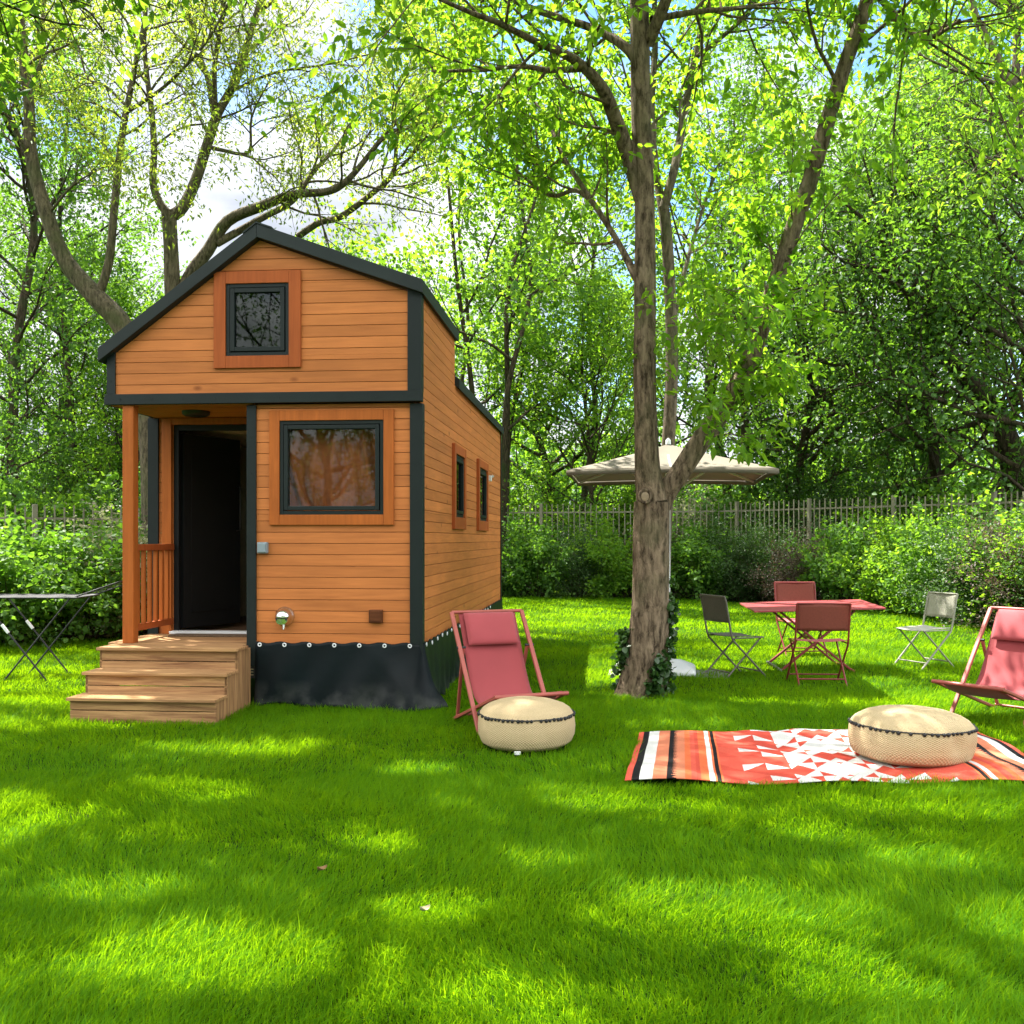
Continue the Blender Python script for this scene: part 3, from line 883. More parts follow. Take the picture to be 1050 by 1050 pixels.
# ------------------------------------------------------------------ STEPS
steps = thing('wooden_steps', 'pale wooden steps of three treads leading up to the porch', 'steps', HO, HR)
SX0, SX1 = -2.745, -1.515
rows = [(-0.87, 0.209), (-0.62, 0.386), (-0.375, 0.567)]
prev = 0.0
for i, (yf, zt) in enumerate(rows):
    yb = rows[i + 1][0] if i < 2 else 0.855
    mb = MB()
    n = 2 if i < 2 else 9
    y0 = yf - 0.042
    wd = (yb + (0.0 if i < 2 else 0) - y0) / n
    for k in range(n):
        a = y0 + k * wd
        xl, xr = (SX0 - 0.012, SX1 + 0.012) if (a + wd < -0.02) else ((-2.86, -1.565) if a > 0.0 else (SX0 - 0.012, -1.565))
        mb.box(xl, xr, a, a + wd - 0.006, zt - 0.026, zt, rnd.random())
    mb.build('tread' if i < 2 else 'landing', M['deck'], steps, bevel=0.004)
    mb = MB()
    h = zt - 0.027 - prev
    sp_ = 0.43 if i == 0 else 0.5
    mb.box(SX0, SX1, yf, yf + 0.022, prev - (0.02 if i == 0 else 0), prev + h * (1 - sp_) - 0.004, rnd.random())
    mb.box(SX0, SX1, yf, yf + 0.022, prev + h * (1 - sp_) + 0.003, prev + h, rnd.random())
    mb.build('riser', M['deck'], steps, bevel=0.003)
    prev = zt - 0.026
for sgn, xs in ((0, SX1), (1, SX0)):
    mb = MB()
    y = -0.845
    while y < -0.06:
        top = 0.181 if y < -0.62 else (0.358 if y < -0.375 else 0.539)
        y1 = min(y + 0.075, -0.045)
        for b in (-0.62, -0.375):
            if y < b < y1: y1 = b
        x0, x1 = (xs - 0.022, xs - 0.001) if sgn == 0 else (xs + 0.001, xs + 0.022)
        mb.box(x0, x1, y, y1 - 0.004, -0.02, top, rnd.random())
        y = y1
    mb.build('side_panel', M['deck_v'], steps, bevel=0.003)
mb = MB()
for k in range(5):
    mb.box(-2.60 + k * 0.24, -2.56 + k * 0.24, -0.3, 0.86, 0.40, 0.539)
mb.build('joist', M['deck'], steps)
dm = MB(); dm.box(-2.55, -1.62, 0.58, 0.775, 0.569, 0.582)
o = dm.build('doormat', M['mat'], None, loc=HO, bevel=0.003); o.rotation_euler = (0, 0, HR)
tag(o, 'thin brown coir doormat lying before the threshold', 'doormat')

# ------------------------------------------------------------------ DECK CHAIRS
def deck_chair(label, loc, rz):
    t = thing('deck_chair', label, 'deck chair', loc, rz, 'rose deck chairs on the lawn')
    W = 0.31
    top, foot = (0.33, 0.90), (-0.34, 0.0)
    ft, rb = (-0.62, 0.335), (0.36, 0.02)
    for s in (-1, 1):
        mb = MB(); mb.bar((s * W, top[0], top[1]), (s * W, foot[0], foot[1]), 0.026, 0.034, up=(1, 0, 0)); mb.build('side_rail', M['chair_frame'], t, bevel=0.006)
        mb = MB(); mb.bar((s * (W - 0.03), ft[0], ft[1]), (s * (W - 0.03), rb[0], rb[1]), 0.026, 0.034, up=(1, 0, 0)); mb.build('seat_rail', M['chair_frame'], t, bevel=0.006)
        a = 0.30
        p = (top[0] + (foot[0] - top[0]) * a, top[1] + (foot[1] - top[1]) * a)
        mb = MB(); mb.bar((s * (W - 0.03), p[0], p[1]), (s * (W - 0.055), rb[0] - 0.02, rb[1] + 0.03), 0.020, 0.028, up=(1, 0, 0)); mb.build('prop', M['chair_frame'], t, bevel=0.005)
        mb = MB(); mb.tube([(s * (W - 0.05), p[0], p[1]), (s * (W + 0.025), p[0], p[1])], 0.011, 10); mb.build('bolt', M['black'], t)
    mb = MB(); mb.tube([(-W, top[0], top[1]), (W, top[0], top[1])], 0.014, 10); mb.build('top_bar', M['chair_frame'], t)
    mb = MB(); mb.tube([(-W + 0.01, ft[0], ft[1]), (W - 0.01, ft[0], ft[1])], 0.016, 10); mb.build('front_bar', M['chair_frame'], t)
    mb = MB(); mb.tube([(-W + 0.04, rb[0] - 0.03, rb[1] + 0.035), (W - 0.04, rb[0] - 0.03, rb[1] + 0.035)], 0.012, 10); mb.build('cross_bar', M['chair_frame'], t)
    # sling hangs in a long curve from the top bar to the front bar
    ctrl = [Vector((top[0] + 0.012, top[1] + 0.008)), Vector((0.20, 0.64)), Vector((0.02, 0.33)), Vector((-0.12, 0.225)), Vector((-0.30, 0.215)), Vector((-0.47, 0.275)), Vector((ft[0], ft[1] + 0.018))]
    def spl(x):
        x = x * (len(ctrl) - 1); i = min(int(x), len(ctrl) - 2); f = x - i
        p0, p1, p2, p3 = ctrl[max(i - 1, 0)], ctrl[i], ctrl[i + 1], ctrl[min(i + 2, len(ctrl) - 1)]
        return 0.5 * ((2 * p1) + (p2 - p0) * f + (2 * p0 - 5 * p1 + 4 * p2 - p3) * f * f + (3 * p1 - p0 - 3 * p2 + p3) * f ** 3)
    def sl_(u, v):
        q = spl(v)
        cw_ = 0.010 * math.sin(PI * u)
        return ((u - 0.5) * 0.50, q.x + cw_ * 0.5, q.y - cw_)
    mb = MB(); mb.grid(sl_, 12, 40); mb.build('sling', M['chair_cloth'], t, solid=0.004)
    mb = MB()
    ax, az_ = spl(0.03), spl(0.175)
    d = (az_ - ax); dl_ = d.length; d.normalize(); n_ = Vector((d.y, -d.x))
    if n_.x > 0: n_ = -n_
    def pil(u, v):
        a = 2 * PI * v
        px_ = (u - 0.5) * 0.44
        e = min(1.0, (1 - abs(2 * u - 1)) * 9) ** 0.5
        q = ax + d * (dl_ * 0.5 + dl_ * 0.5 * math.copysign(abs(math.cos(a)) ** 0.7, math.cos(a))) + n_ * (0.036 + 0.035 * e * math.copysign(abs(math.sin(a)) ** 0.8, math.sin(a)))
        return (px_, q.x, q.y)
    mb.grid(pil, 28, 22); mb.build('pillow', M['pillow'], t)
    return t


deck_chair('rose sling deck chair beside the tarpaulin skirt of the house', (-0.085, 8.22, 0), R_(22))
deck_chair('rose sling deck chair behind the patterned rug', (4.13, 8.55, 0), R_(-53))

# ------------------------------------------------------------------ POUFS
def pouf_mat():
    m, nt, out = new_mat('woven jute')
    L = nt.links.new
    tc = N(nt, 'ShaderNodeTexCoord')
    sp = N(nt, 'ShaderNodeSeparateXYZ'); L(tc.outputs['Object'], sp.inputs[0])
    at = N(nt, 'ShaderNodeMath', operation='ARCTAN2'); L(sp.outputs['Y'], at.inputs[0]); L(sp.outputs['X'], at.inputs[1])
    a1 = N(nt, 'ShaderNodeMath', operation='MULTIPLY'); a1.inputs[1].default_value = 95; L(at.outputs[0], a1.inputs[0])
    s1 = N(nt, 'ShaderNodeMath', operation='SINE'); L(a1.outputs[0], s1.inputs[0])
    a2 = N(nt, 'ShaderNodeMath', operation='MULTIPLY'); a2.inputs[1].default_value = 480; L(sp.outputs['Z'], a2.inputs[0])
    x2 = N(nt, 'ShaderNodeMath', operation='MULTIPLY_ADD'); x2.inputs[1].default_value = 1; L(at.outputs[0], x2.inputs[0])
    ln_ = N(nt, 'ShaderNodeVectorMath', operation='LENGTH'); cxy = N(nt, 'ShaderNodeCombineXYZ'); L(sp.outputs['X'], cxy.inputs[0]); L(sp.outputs['Y'], cxy.inputs[1]); L(cxy.outputs[0], ln_.inputs[0])
    rr_ = N(nt, 'ShaderNodeMath', operation='MULTIPLY_ADD'); rr_.inputs[1].default_value = -480; L(ln_.outputs['Value'], rr_.inputs[0]); L(a2.outputs[0], rr_.inputs[2])
    L(rr_.outputs[0], x2.inputs[2])
    s2 = N(nt, 'ShaderNodeMath', operation='SINE'); L(x2.outputs[0], s2.inputs[0])
    ml = N(nt, 'ShaderNodeMath', operation='MULTIPLY'); L(s1.outputs[0], ml.inputs[0]); L(s2.outputs[0], ml.inputs[1])
    nz = N(nt, 'ShaderNodeTexNoise'); nz.inputs['Scale'].default_value = 160; nz.inputs['Detail'].default_value = 3; L(tc.outputs['Object'], nz.inputs['Vector'])
    ad = N(nt, 'ShaderNodeMath', operation='MULTIPLY_ADD'); ad.inputs[1].default_value = 0.5; L(ml.outputs[0], ad.inputs[0]); L(nz.outputs['Fac'], ad.inputs[2])
    rp = N(nt, 'ShaderNodeMapRange'); rp.inputs[1].default_value = 0.05; rp.inputs[2].default_value = 0.85; L(ad.outputs[0], rp.inputs[0])
    mx = N(nt, 'ShaderNodeMix', data_type='RGBA'); mx.inputs[6].default_value = (0.38, 0.28, 0.15, 1); mx.inputs[7].default_value = (0.62, 0.49, 0.30, 1)
    L(rp.outputs[0], mx.inputs[0])
    b = N(nt, 'ShaderNodeBsdfPrincipled'); b.inputs['Roughness'].default_value = 0.95; b.inputs['Specular IOR Level'].default_value = 0.1
    L(mx.outputs[2], b.inputs['Base Color'])
    bp = N(nt, 'ShaderNodeBump'); bp.inputs['Strength'].default_value = 0.6; bp.inputs['Distance'].default_value = 0.008
    L(ad.outputs[0], bp.inputs['Height']); L(bp.outputs[0], b.inputs['Normal']); L(b.outputs[0], out.inputs['Surface'])
    return m


M['jute'] = pouf_mat()
def pouf(label, loc, rad, ht, dent, rz, tilt):
    t = thing('pouf', label, 'pouf', loc, rz, 'jute poufs')
    t.rotation_euler = (tilt[0], tilt[1], rz)
    prof = [(0.0, 0.0), (0.55, 0.0), (0.80, 0.03), (0.93, 0.11), (0.985, 0.25), (1.0, 0.42), (0.985, 0.60), (0.955, 0.70), (0.90, 0.78), (0.78, 0.86), (0.58, 0.935), (0.32, 0.985), (0.0, 1.0)]
    pr = []
    for i in range(len(prof) - 1):
        for k in range(3):
            f = k / 3
            pr.append((prof[i][0] + (prof[i + 1][0] - prof[i][0]) * f, prof[i][1] + (prof[i + 1][1] - prof[i][1]) * f))
    pr.append(prof[-1])
    mb = MB(); n = 72
    def shape(a, r, z):
        k = 1 + 0.012 * math.sin(3 * a + 1) + 0.010 * math.sin(7 * a) + 0.006 * math.sin(13 * a + 5 * z)
        for (da, dz, amp, w_) in dent:
            dd_ = math.atan2(math.sin(a - da), math.cos(a - da))
            k -= amp * math.exp(-(dd_ / w_) ** 2 - ((z - dz) / 0.2) ** 2) * (r > 0.3)
        return Vector((rad * r * k * math.cos(a), rad * r * k * math.sin(a), ht * z))
    vs = [shape(2 * PI * k / n, r, z) for (r, z) in pr for k in range(n)]
    fs = [(i * n + k, i * n + (k + 1) % n, (i + 1) * n + (k + 1) % n, (i + 1) * n + k) for i in range(len(pr) - 1) for k in range(n)]
    mb.add(vs, fs, 0.5, True)
    mb.build('cover', M['jute'], t)
    mb = MB()
    ringp = [shape(a, 0.963, 0.685) * 1.0 for a in np.linspace(0, 2 * PI, 97)]
    mb.tube([(p.x * 1.005, p.y * 1.005, p.z) for p in ringp], 0.0045, 6, cap=False)
    for k in range(64):
        a = 2 * PI * (k + 0.3 * rnd.random()) / 64
        if rnd.random() < 0.12: continue
        p = shape(a, 0.968, 0.675 - 0.01 * rnd.random())
        r_ = 0.0105 + 0.004 * rnd.random()
        mb.lathe([(0.001, -r_), (r_ * 0.75, -r_ * 0.7), (r_, 0), (r_ * 0.75, r_ * 0.7), (0.001, r_)], 7, (p.x * 1.01, p.y * 1.01, p.z))
    mb.build('pompom_trim', M['black'], t)
    if rad > 0.4: return t
    mb = MB(); a = -PI / 2 - 0.18
    p = shape(a, 0.97, 0.06)
    mb.box(p.x - 0.022, p.x + 0.022, p.y - 0.006, p.y + 0.012, 0.004, 0.026)
    mb.build('label_tag', M['rack_white'], t)
    return t


pouf('round jute pouf on the grass before the deck chair by the house', (0.10, 7.38, 0.015), 0.352, 0.345, [(-0.6, 0.2, 0.04, 0.4)], 0.0, (0, 0))
pouf('larger round jute pouf resting on the patterned rug', (2.68, 6.87, 0.030), 0.405, 0.345, [(-1.25, 0.45, 0.07, 0.16), (-0.8, 0.3, 0.05, 0.3)], 0.1, (0, 0.015))

# ------------------------------------------------------------------ RUG
RUG = [Vector((0.68, 6.18)), Vector((3.47, 6.22)), Vector((3.60, 8.00)), Vector((0.96, 7.72))]   # FL, FR, BR, BL
RL, RW = 2.78, 1.62
C_RED, C_WHITE, C_BLACK, C_SAL, C_OR, C_COR = (0.48, 0.065, 0.042), (0.54, 0.53, 0.51), (0.012, 0.011, 0.012), (0.50, 0.165, 0.09), (0.56, 0.12, 0.045), (0.54, 0.085, 0.055)
def rug_col(s, t):
    du = abs(s - RL / 2)
    sm = (RL / 2 - du) / 0.70    # mirrored about the middle
    v = t
    if sm < 0.055: return C_COR
    if sm < 0.125: return C_BLACK
    if sm < 0.235: return C_WHITE
    if sm < 0.36: return C_SAL
    if sm < 0.45:
        tooth = abs(((v / 0.04) % 1.0) - 0.5) * 2
        f = (sm - 0.36) / 0.09
        return C_BLACK if (f < 0.45 or f < 0.45 + 0.55 * tooth) else C_SAL
    if sm < 0.52: return C_SAL
    if sm < 0.58: return C_OR
    if sm < 0.66: return C_COR if sm < 0.62 else C_RED
    if sm < 0.74: return C_OR
    if sm < 0.785: return C_WHITE
    if sm < 0.80: return C_OR
    if sm < 0.845: return C_BLACK
    vv = v - RW / 2
    if du < 0.34:
        fu, fv = (du / 0.227 + 0.25) % 1.0, (vv / 0.36) % 1.0
        m_ = abs(fu - 0.5) * 2 + abs(fv - 0.5) * 2
        k = (int(du / 0.227 + 0.25) + int(math.floor(vv / 0.36))) % 2
        if k: return C_RED if m_ < 0.85 else C_WHITE
        return C_RED if m_ > 1.25 else C_WHITE
    c = 0.15
    i, j = int((du - 0.34) / c), int(math.floor(vv / c))
    fu, fv = (du - 0.34) / c - i, vv / c - j
    up = (fu + fv > 1) if (i + j) % 2 == 0 else (fu > fv)
    if i == 0: return (C_WHITE if j % 2 else C_RED) if up else C_RED
    if i == 1: return (C_WHITE if j % 3 == 0 else C_COR) if up else C_RED
    if i == 2: return C_RED if (up and j % 2) else C_COR
    return C_COR if (up and j % 2 == 0) else (C_OR if i == 3 else C_SAL)


def rug_pt(u, v):
    a = RUG[0].lerp(RUG[1], u); b = RUG[3].lerp(RUG[2], u)
    p = a.lerp(b, v)
    e = min(1, min(u, 1 - u, v, 1 - v) * 14)
    z = 0.042 + 0.014 * math.sin(u * 17 + 2 * v) * math.sin(v * 5 + 1) + 0.012 * math.sin(u * 9 + 1.4) + 0.008 * math.sin(v * 13 + u * 6)
    z += 0.020 * math.exp(-((u - 0.33) / 0.05) ** 2) * v + 0.022 * math.exp(-((u - 0.46) / 0.06) ** 2) * v
    q = (p - Vector((2.68, 6.87))).length
    z -= 0.022 * math.exp(-(q / 0.42) ** 4)
    edge = 0.012 * math.sin(u * 23) * (v - 0.5)
    return (p.x, p.y + edge, z - 0.010 * (1 - e))


mb = MB(); mb.grid(rug_pt, 420, 230)
rug = mb.build('rug', attr_color_mat('woven rug', 'weave'), None, solid=0.006, fix=False)
ca = rug.data.attributes.new('weave', 'FLOAT_COLOR', 'FACE')
vals = []
for j in range(230):
    for i in range(420):
        c = rug_col((i + 0.5) / 420 * RL, (j + 0.5) / 230 * RW)
        vals += [c[0], c[1], c[2], 1.0]
ca.data.foreach_set('color', vals)
tag(rug, 'red, orange and white geometric rug with black stripes spread on the grass', 'rug')

# ------------------------------------------------------------------ TABLE AND CHAIRS
TA = R_(-3.4)
tb = thing('folding_table', 'dark pink metal folding table with crossed legs', 'table', (3.444, 11.87, 0), TA)
mb = MB()
mb.add([(-0.72, -0.51, 0.683), (0.72, -0.51, 0.726), (0.72, 0.51, 0.757), (-0.72, 0.51, 0.714), (-0.72, -0.51, 0.703), (0.72, -0.51, 0.746), (0.72, 0.51, 0.777), (-0.72, 0.51, 0.734)],
       [(0, 3, 2, 1), (4, 5, 6, 7), (0, 1, 5, 4), (1, 2, 6, 5), (2, 3, 7, 6), (3, 0, 4, 7)])
mb.build('tabletop', M['table'], tb, bevel=0.004)
mb = MB(); mb.lathe([(0.022, 0), (0.022, 0.004), (0.0, 0.004)], 16, (-0.42, -0.05, 0.716)); mb.build('parasol_hole', M['black'], tb)
for sy in (-0.36, 0.36):
    for sg in (-1, 1):
        mb = MB(); mb.bar((sg * 0.40, sy + sg * 0.012, 0.02), (-sg * 0.42, sy + sg * 0.012, 0.70), 0.024, 0.045, up=(0, 1, 0)); mb.build('leg', M['red_frame'], tb, bevel=0.004)
for sg in (-1, 1):
    mb = MB(); mb.bar((sg * 0.40, -0.40, 0.025), (sg * 0.40, 0.40, 0.025), 0.03, 0.03); mb.build('foot_bar', M['red_frame'] if sg > 0 else M['concrete'], tb, bevel=0.004)
mb = MB(); mb.bar((0, -0.35, 0.36), (0, 0.35, 0.36), 0.02, 0.02); mb.build('stretcher', M['red_frame'], tb)


def bistro_chair(label, loc, rz, frame, sling, seat, W=0.225, H=0.85, flat_seat=False):
    t = thing('folding_chair', label, 'folding chair', loc, rz, 'folding chairs round the table')
    sz, sb, sf = 0.455, 0.17, -0.21
    for s in (-1, 1):
        mb = MB(); mb.tube([(s * W, 0.275, H), (s * W, 0.255, H - 0.06), (s * W, sb + 0.02, sz + 0.03), (s * W, sb, sz - 0.03), (s * W, -0.27, 0.0)], 0.011, 8)
        mb.build('upright', frame, t)
        mb = MB(); mb.tube([(s * (W - 0.028), sf, sz - 0.01), (s * (W - 0.028), 0.25, 0.0)], 0.010, 8); mb.build('leg', frame, t)
    mb = MB(); mb.tube([(-W, 0.275, H), (W, 0.275, H)], 0.011, 8); mb.build('top_rail', frame, t)
    mb = MB(); mb.tube([(-W, -0.20, 0.075), (W, -0.20, 0.075)], 0.008, 8); mb.build('stretcher', frame, t)
    mb = MB(); mb.tube([(-W + 0.03, 0.18, 0.075), (W - 0.03, 0.18, 0.075)], 0.008, 8); mb.build('stretcher', frame, t)
    mb = MB()
    mb.grid(lambda u, v: ((u - 0.5) * 2 * (W - 0.004), 0.272 - 0.055 * (1 - v) - 0.004 + 0.022 * math.sin(PI * u) * (1 - 0.4 * v), H - 0.005 - 0.275 * (1 - v)), 12, 8)
    mb.build('backrest', sling, t, solid=0.004)
    mb = MB()
    mb.grid(lambda u, v: ((u - 0.5) * 2 * (W - 0.010), sf - 0.03 + (sb - sf + 0.05) * v, sz + 0.006 - 0.012 * math.sin(PI * u) + 0.022 * (2 * v - 1) ** 2 * (0.4 if v > 0.5 else -0.6)), 10, 12)
    mb.build('seat', seat, t, solid=0.007)
    for s in (-1, 1):
        mb = MB(); mb.tube([(s * (W - 0.012), sf - 0.02, sz - 0.012), (s * (W - 0.012), sb, sz - 0.012)], 0.008, 8); mb.build('seat_rail', frame, t)
    return t


bistro_chair('brown red folding chair standing with its back in front of the table', (3.17, 10.62, 0), R_(180 - 4), M['red_frame'], M['red_sling'], M['red_seat'], W=0.265, H=0.85)
bistro_chair('dark pink folding chair tucked in behind the table', (3.74, 13.25, 0), R_(2), M['red_frame'], M['red_sling'], M['red_seat'], W=0.265, H=0.93)
bistro_chair('taupe grey folding chair between the parasol base and table', (2.42, 11.18, 0), R_(112), M['grey_frame'], M['grey_sling'], M['grey_sling'], W=0.235, H=0.89)
bistro_chair('pale sage folding chair standing alone near the hedge', (4.86, 12.05, 0), R_(-68), M['pale_frame'], M['pale_sling'], M['pale_sling'], W=0.225, H=0.86)

# ------------------------------------------------------------------ PARASOL
ub = thing('parasol', 'taupe square parasol on a white pole behind the forked tree', 'parasol', (1.74, 11.4, 0), R_(-7))
S, ze, zp = 1.06, 2.205, 2.56
def canopy(u, v):
    # v 0..1 from the peak to the edge, u round the square
    a = u * 4; k = int(a) % 4; f = a - int(a)
    cs_ = [Vector((-S, -S)), Vector((S, -S)), Vector((S, S)), Vector((-S, S))]
    p = cs_[k].lerp(cs_[(k + 1) % 4], f) * v
    sag = 0.035 * math.sin(PI * f) * v
    return (p.x, p.y, zp - (zp - ze) * v ** 0.92 + sag * 0.5 - 0.03 * math.sin(PI * v) * math.sin(PI * f))
mb = MB(); mb.grid(canopy, 48, 14)
cs_ = [(-S, -S), (S, -S), (S, S), (-S, S)]
mb.build('canopy', M['canvas'], ub, solid=0.003)
mb = MB()
mb.grid(lambda u, v: (canopy(u, 1)[0] * 1.003, canopy(u, 1)[1] * 1.003, canopy(u, 1)[2] - 0.001 - 0.05 * v), 48, 1)
mb.build('valance', M['canvas'], ub, solid=0.002)
for k in range(8):
    a = canopy(k / 8, 1)
    mb = MB(); mb.bar((0.02 * (1 if a[0] > 0 else -1), 0, zp - 0.06), (a[0] * 0.98, a[1] * 0.98, a[2] - 0.012), 0.018, 0.022); rb = mb.build('rib', M['white_metal'], ub)
    q = Vector((a[0] * 0.5, a[1] * 0.5, (zp + a[2]) / 2 - 0.045))
    mb = MB(); mb.bar((0, 0, 1.99), q, 0.014, 0.016); mb.build('strut', M['white_metal'], rb)
mb = MB(); mb.tube([(0, 0, 0.10), (0, 0, 2.49)], 0.022, 14); mb.build('pole', M['white_metal'], ub)
mb = MB(); mb.lathe([(0.03, 0), (0.028, 0.05), (0.0, 0.075)], 14, (0, 0, 2.555)); mb.build('finial', M['white_metal'], ub)
mb = MB(); mb.tube([(0, 0, 1.96), (0, 0, 2.03)], 0.04, 14); mb.build('runner', M['white_metal'], ub)
mb = MB()
mb.lathe([(0.42, 0.02), (0.43, 0.06), (0.40, 0.085), (0.20, 0.15), (0.06, 0.17), (0.035, 0.19)], 4)
bs = mb.build('base', M['white_metal'], ub, bevel=0.02); bs.rotation_euler = (0, 0, R_(45 - 3))
mb = MB(); mb.tube([(0, 0, 0.17), (0, 0, 0.58)], 0.034, 14); mb.tube([(0.03, 0, 0.5), (0.075, 0, 0.5)], 0.014, 8); mb.build('sleeve', M['white_metal'], ub)
sl1 = MB(); sl1.box(-0.66, 0.66, -0.28, 0.28, -0.01, 0.018); sl1.build('ballast_slab', M['concrete'], ub, bevel=0.006)

# ------------------------------------------------------------------ DRYING RACK
dr = thing('drying_rack', 'dark grey folding clothes drying rack standing near the steps', 'drying rack', (-5.12, 11.05, 0), 0)
HB = 0.885
for yy in (-0.275, 0.275):
    for sg in (-1, 1):
        mb = MB(); mb.tube([(-0.24 * sg, yy + sg * 0.012, 0.0), (0.47 * sg, yy + sg * 0.012, HB)], 0.0095, 8)
        lg = mb.build('leg', M['rack'], dr)
        if sg < 0:
            a, b = Vector((0.24, yy - 0.012, 0)), Vector((-0.47, yy - 0.012, HB))
            m2 = MB(); m2.tube([a.lerp(b, 0.58), a.lerp(b, 0.68)], 0.017, 10); m2.build('sleeve', M['rack_white'], lg)
mb = MB()
for sx in (-0.62, 0.55):
    mb.tube([(sx, -0.29, HB), (sx, 0.29, HB)], 0.008, 8)
for yy in (-0.29, 0.29):
    mb.tube([(-0.62, yy, HB), (0.55, yy, HB)], 0.0095, 8)
fr = mb.build('frame', M['rack'], dr)
mb = MB()
for k in range(11):
    yy = -0.25 + k * 0.05
    mb.tube([(-0.62, yy, HB + 0.004), (0.55, yy, HB + 0.004)], 0.003, 5)
mb.build('wire_grille', M['rack'], fr)
for sx, tip, zt in ((0.50, 0.98, HB + 0.165), (-0.57, -1.12, HB + 0.05)):
    mb = MB()
    mb.tube([(sx, -0.28, HB), (tip, -0.28, zt), (tip + 0.02 * (1 if tip > 0 else -1), -0.24, zt + 0.005), (tip + 0.02 * (1 if tip > 0 else -1), 0.24, zt + 0.005), (tip, 0.28, zt), (sx, 0.28, HB)], 0.008, 8)
    for k in range(5):
        f = (k + 1) / 6
        x_, z_ = sx + (tip - sx) * f, HB + (zt - HB) * f
        mb.tube([(x_, -0.28, z_), (x_, 0.28, z_)], 0.0028, 5)
    mb.build('wing', M['rack'], dr)

# ------------------------------------------------------------------ PLANTS
def unit(a):
    return a / np.maximum(np.linalg.norm(a, axis=-1, keepdims=True), 1e-9)


def smooth_line(pts, per=4):
    """Catmull-Rom through hand placed points (with radius as 4th value)"""
    A = np.array(pts, dtype=float)
    out = []
    for i in range(len(A) - 1):
        p0, p1, p2, p3 = A[max(i - 1, 0)], A[i], A[i + 1], A[min(i + 2, len(A) - 1)]
        for k in range(per):
            f = k / per
            out.append(0.5 * (2 * p1 + (p2 - p0) * f + (2 * p0 - 5 * p1 + 4 * p2 - p3) * f * f + (3 * p1 - p0 - 3 * p2 + p3) * f ** 3))
    out.append(A[-1])
    return np.array(out)


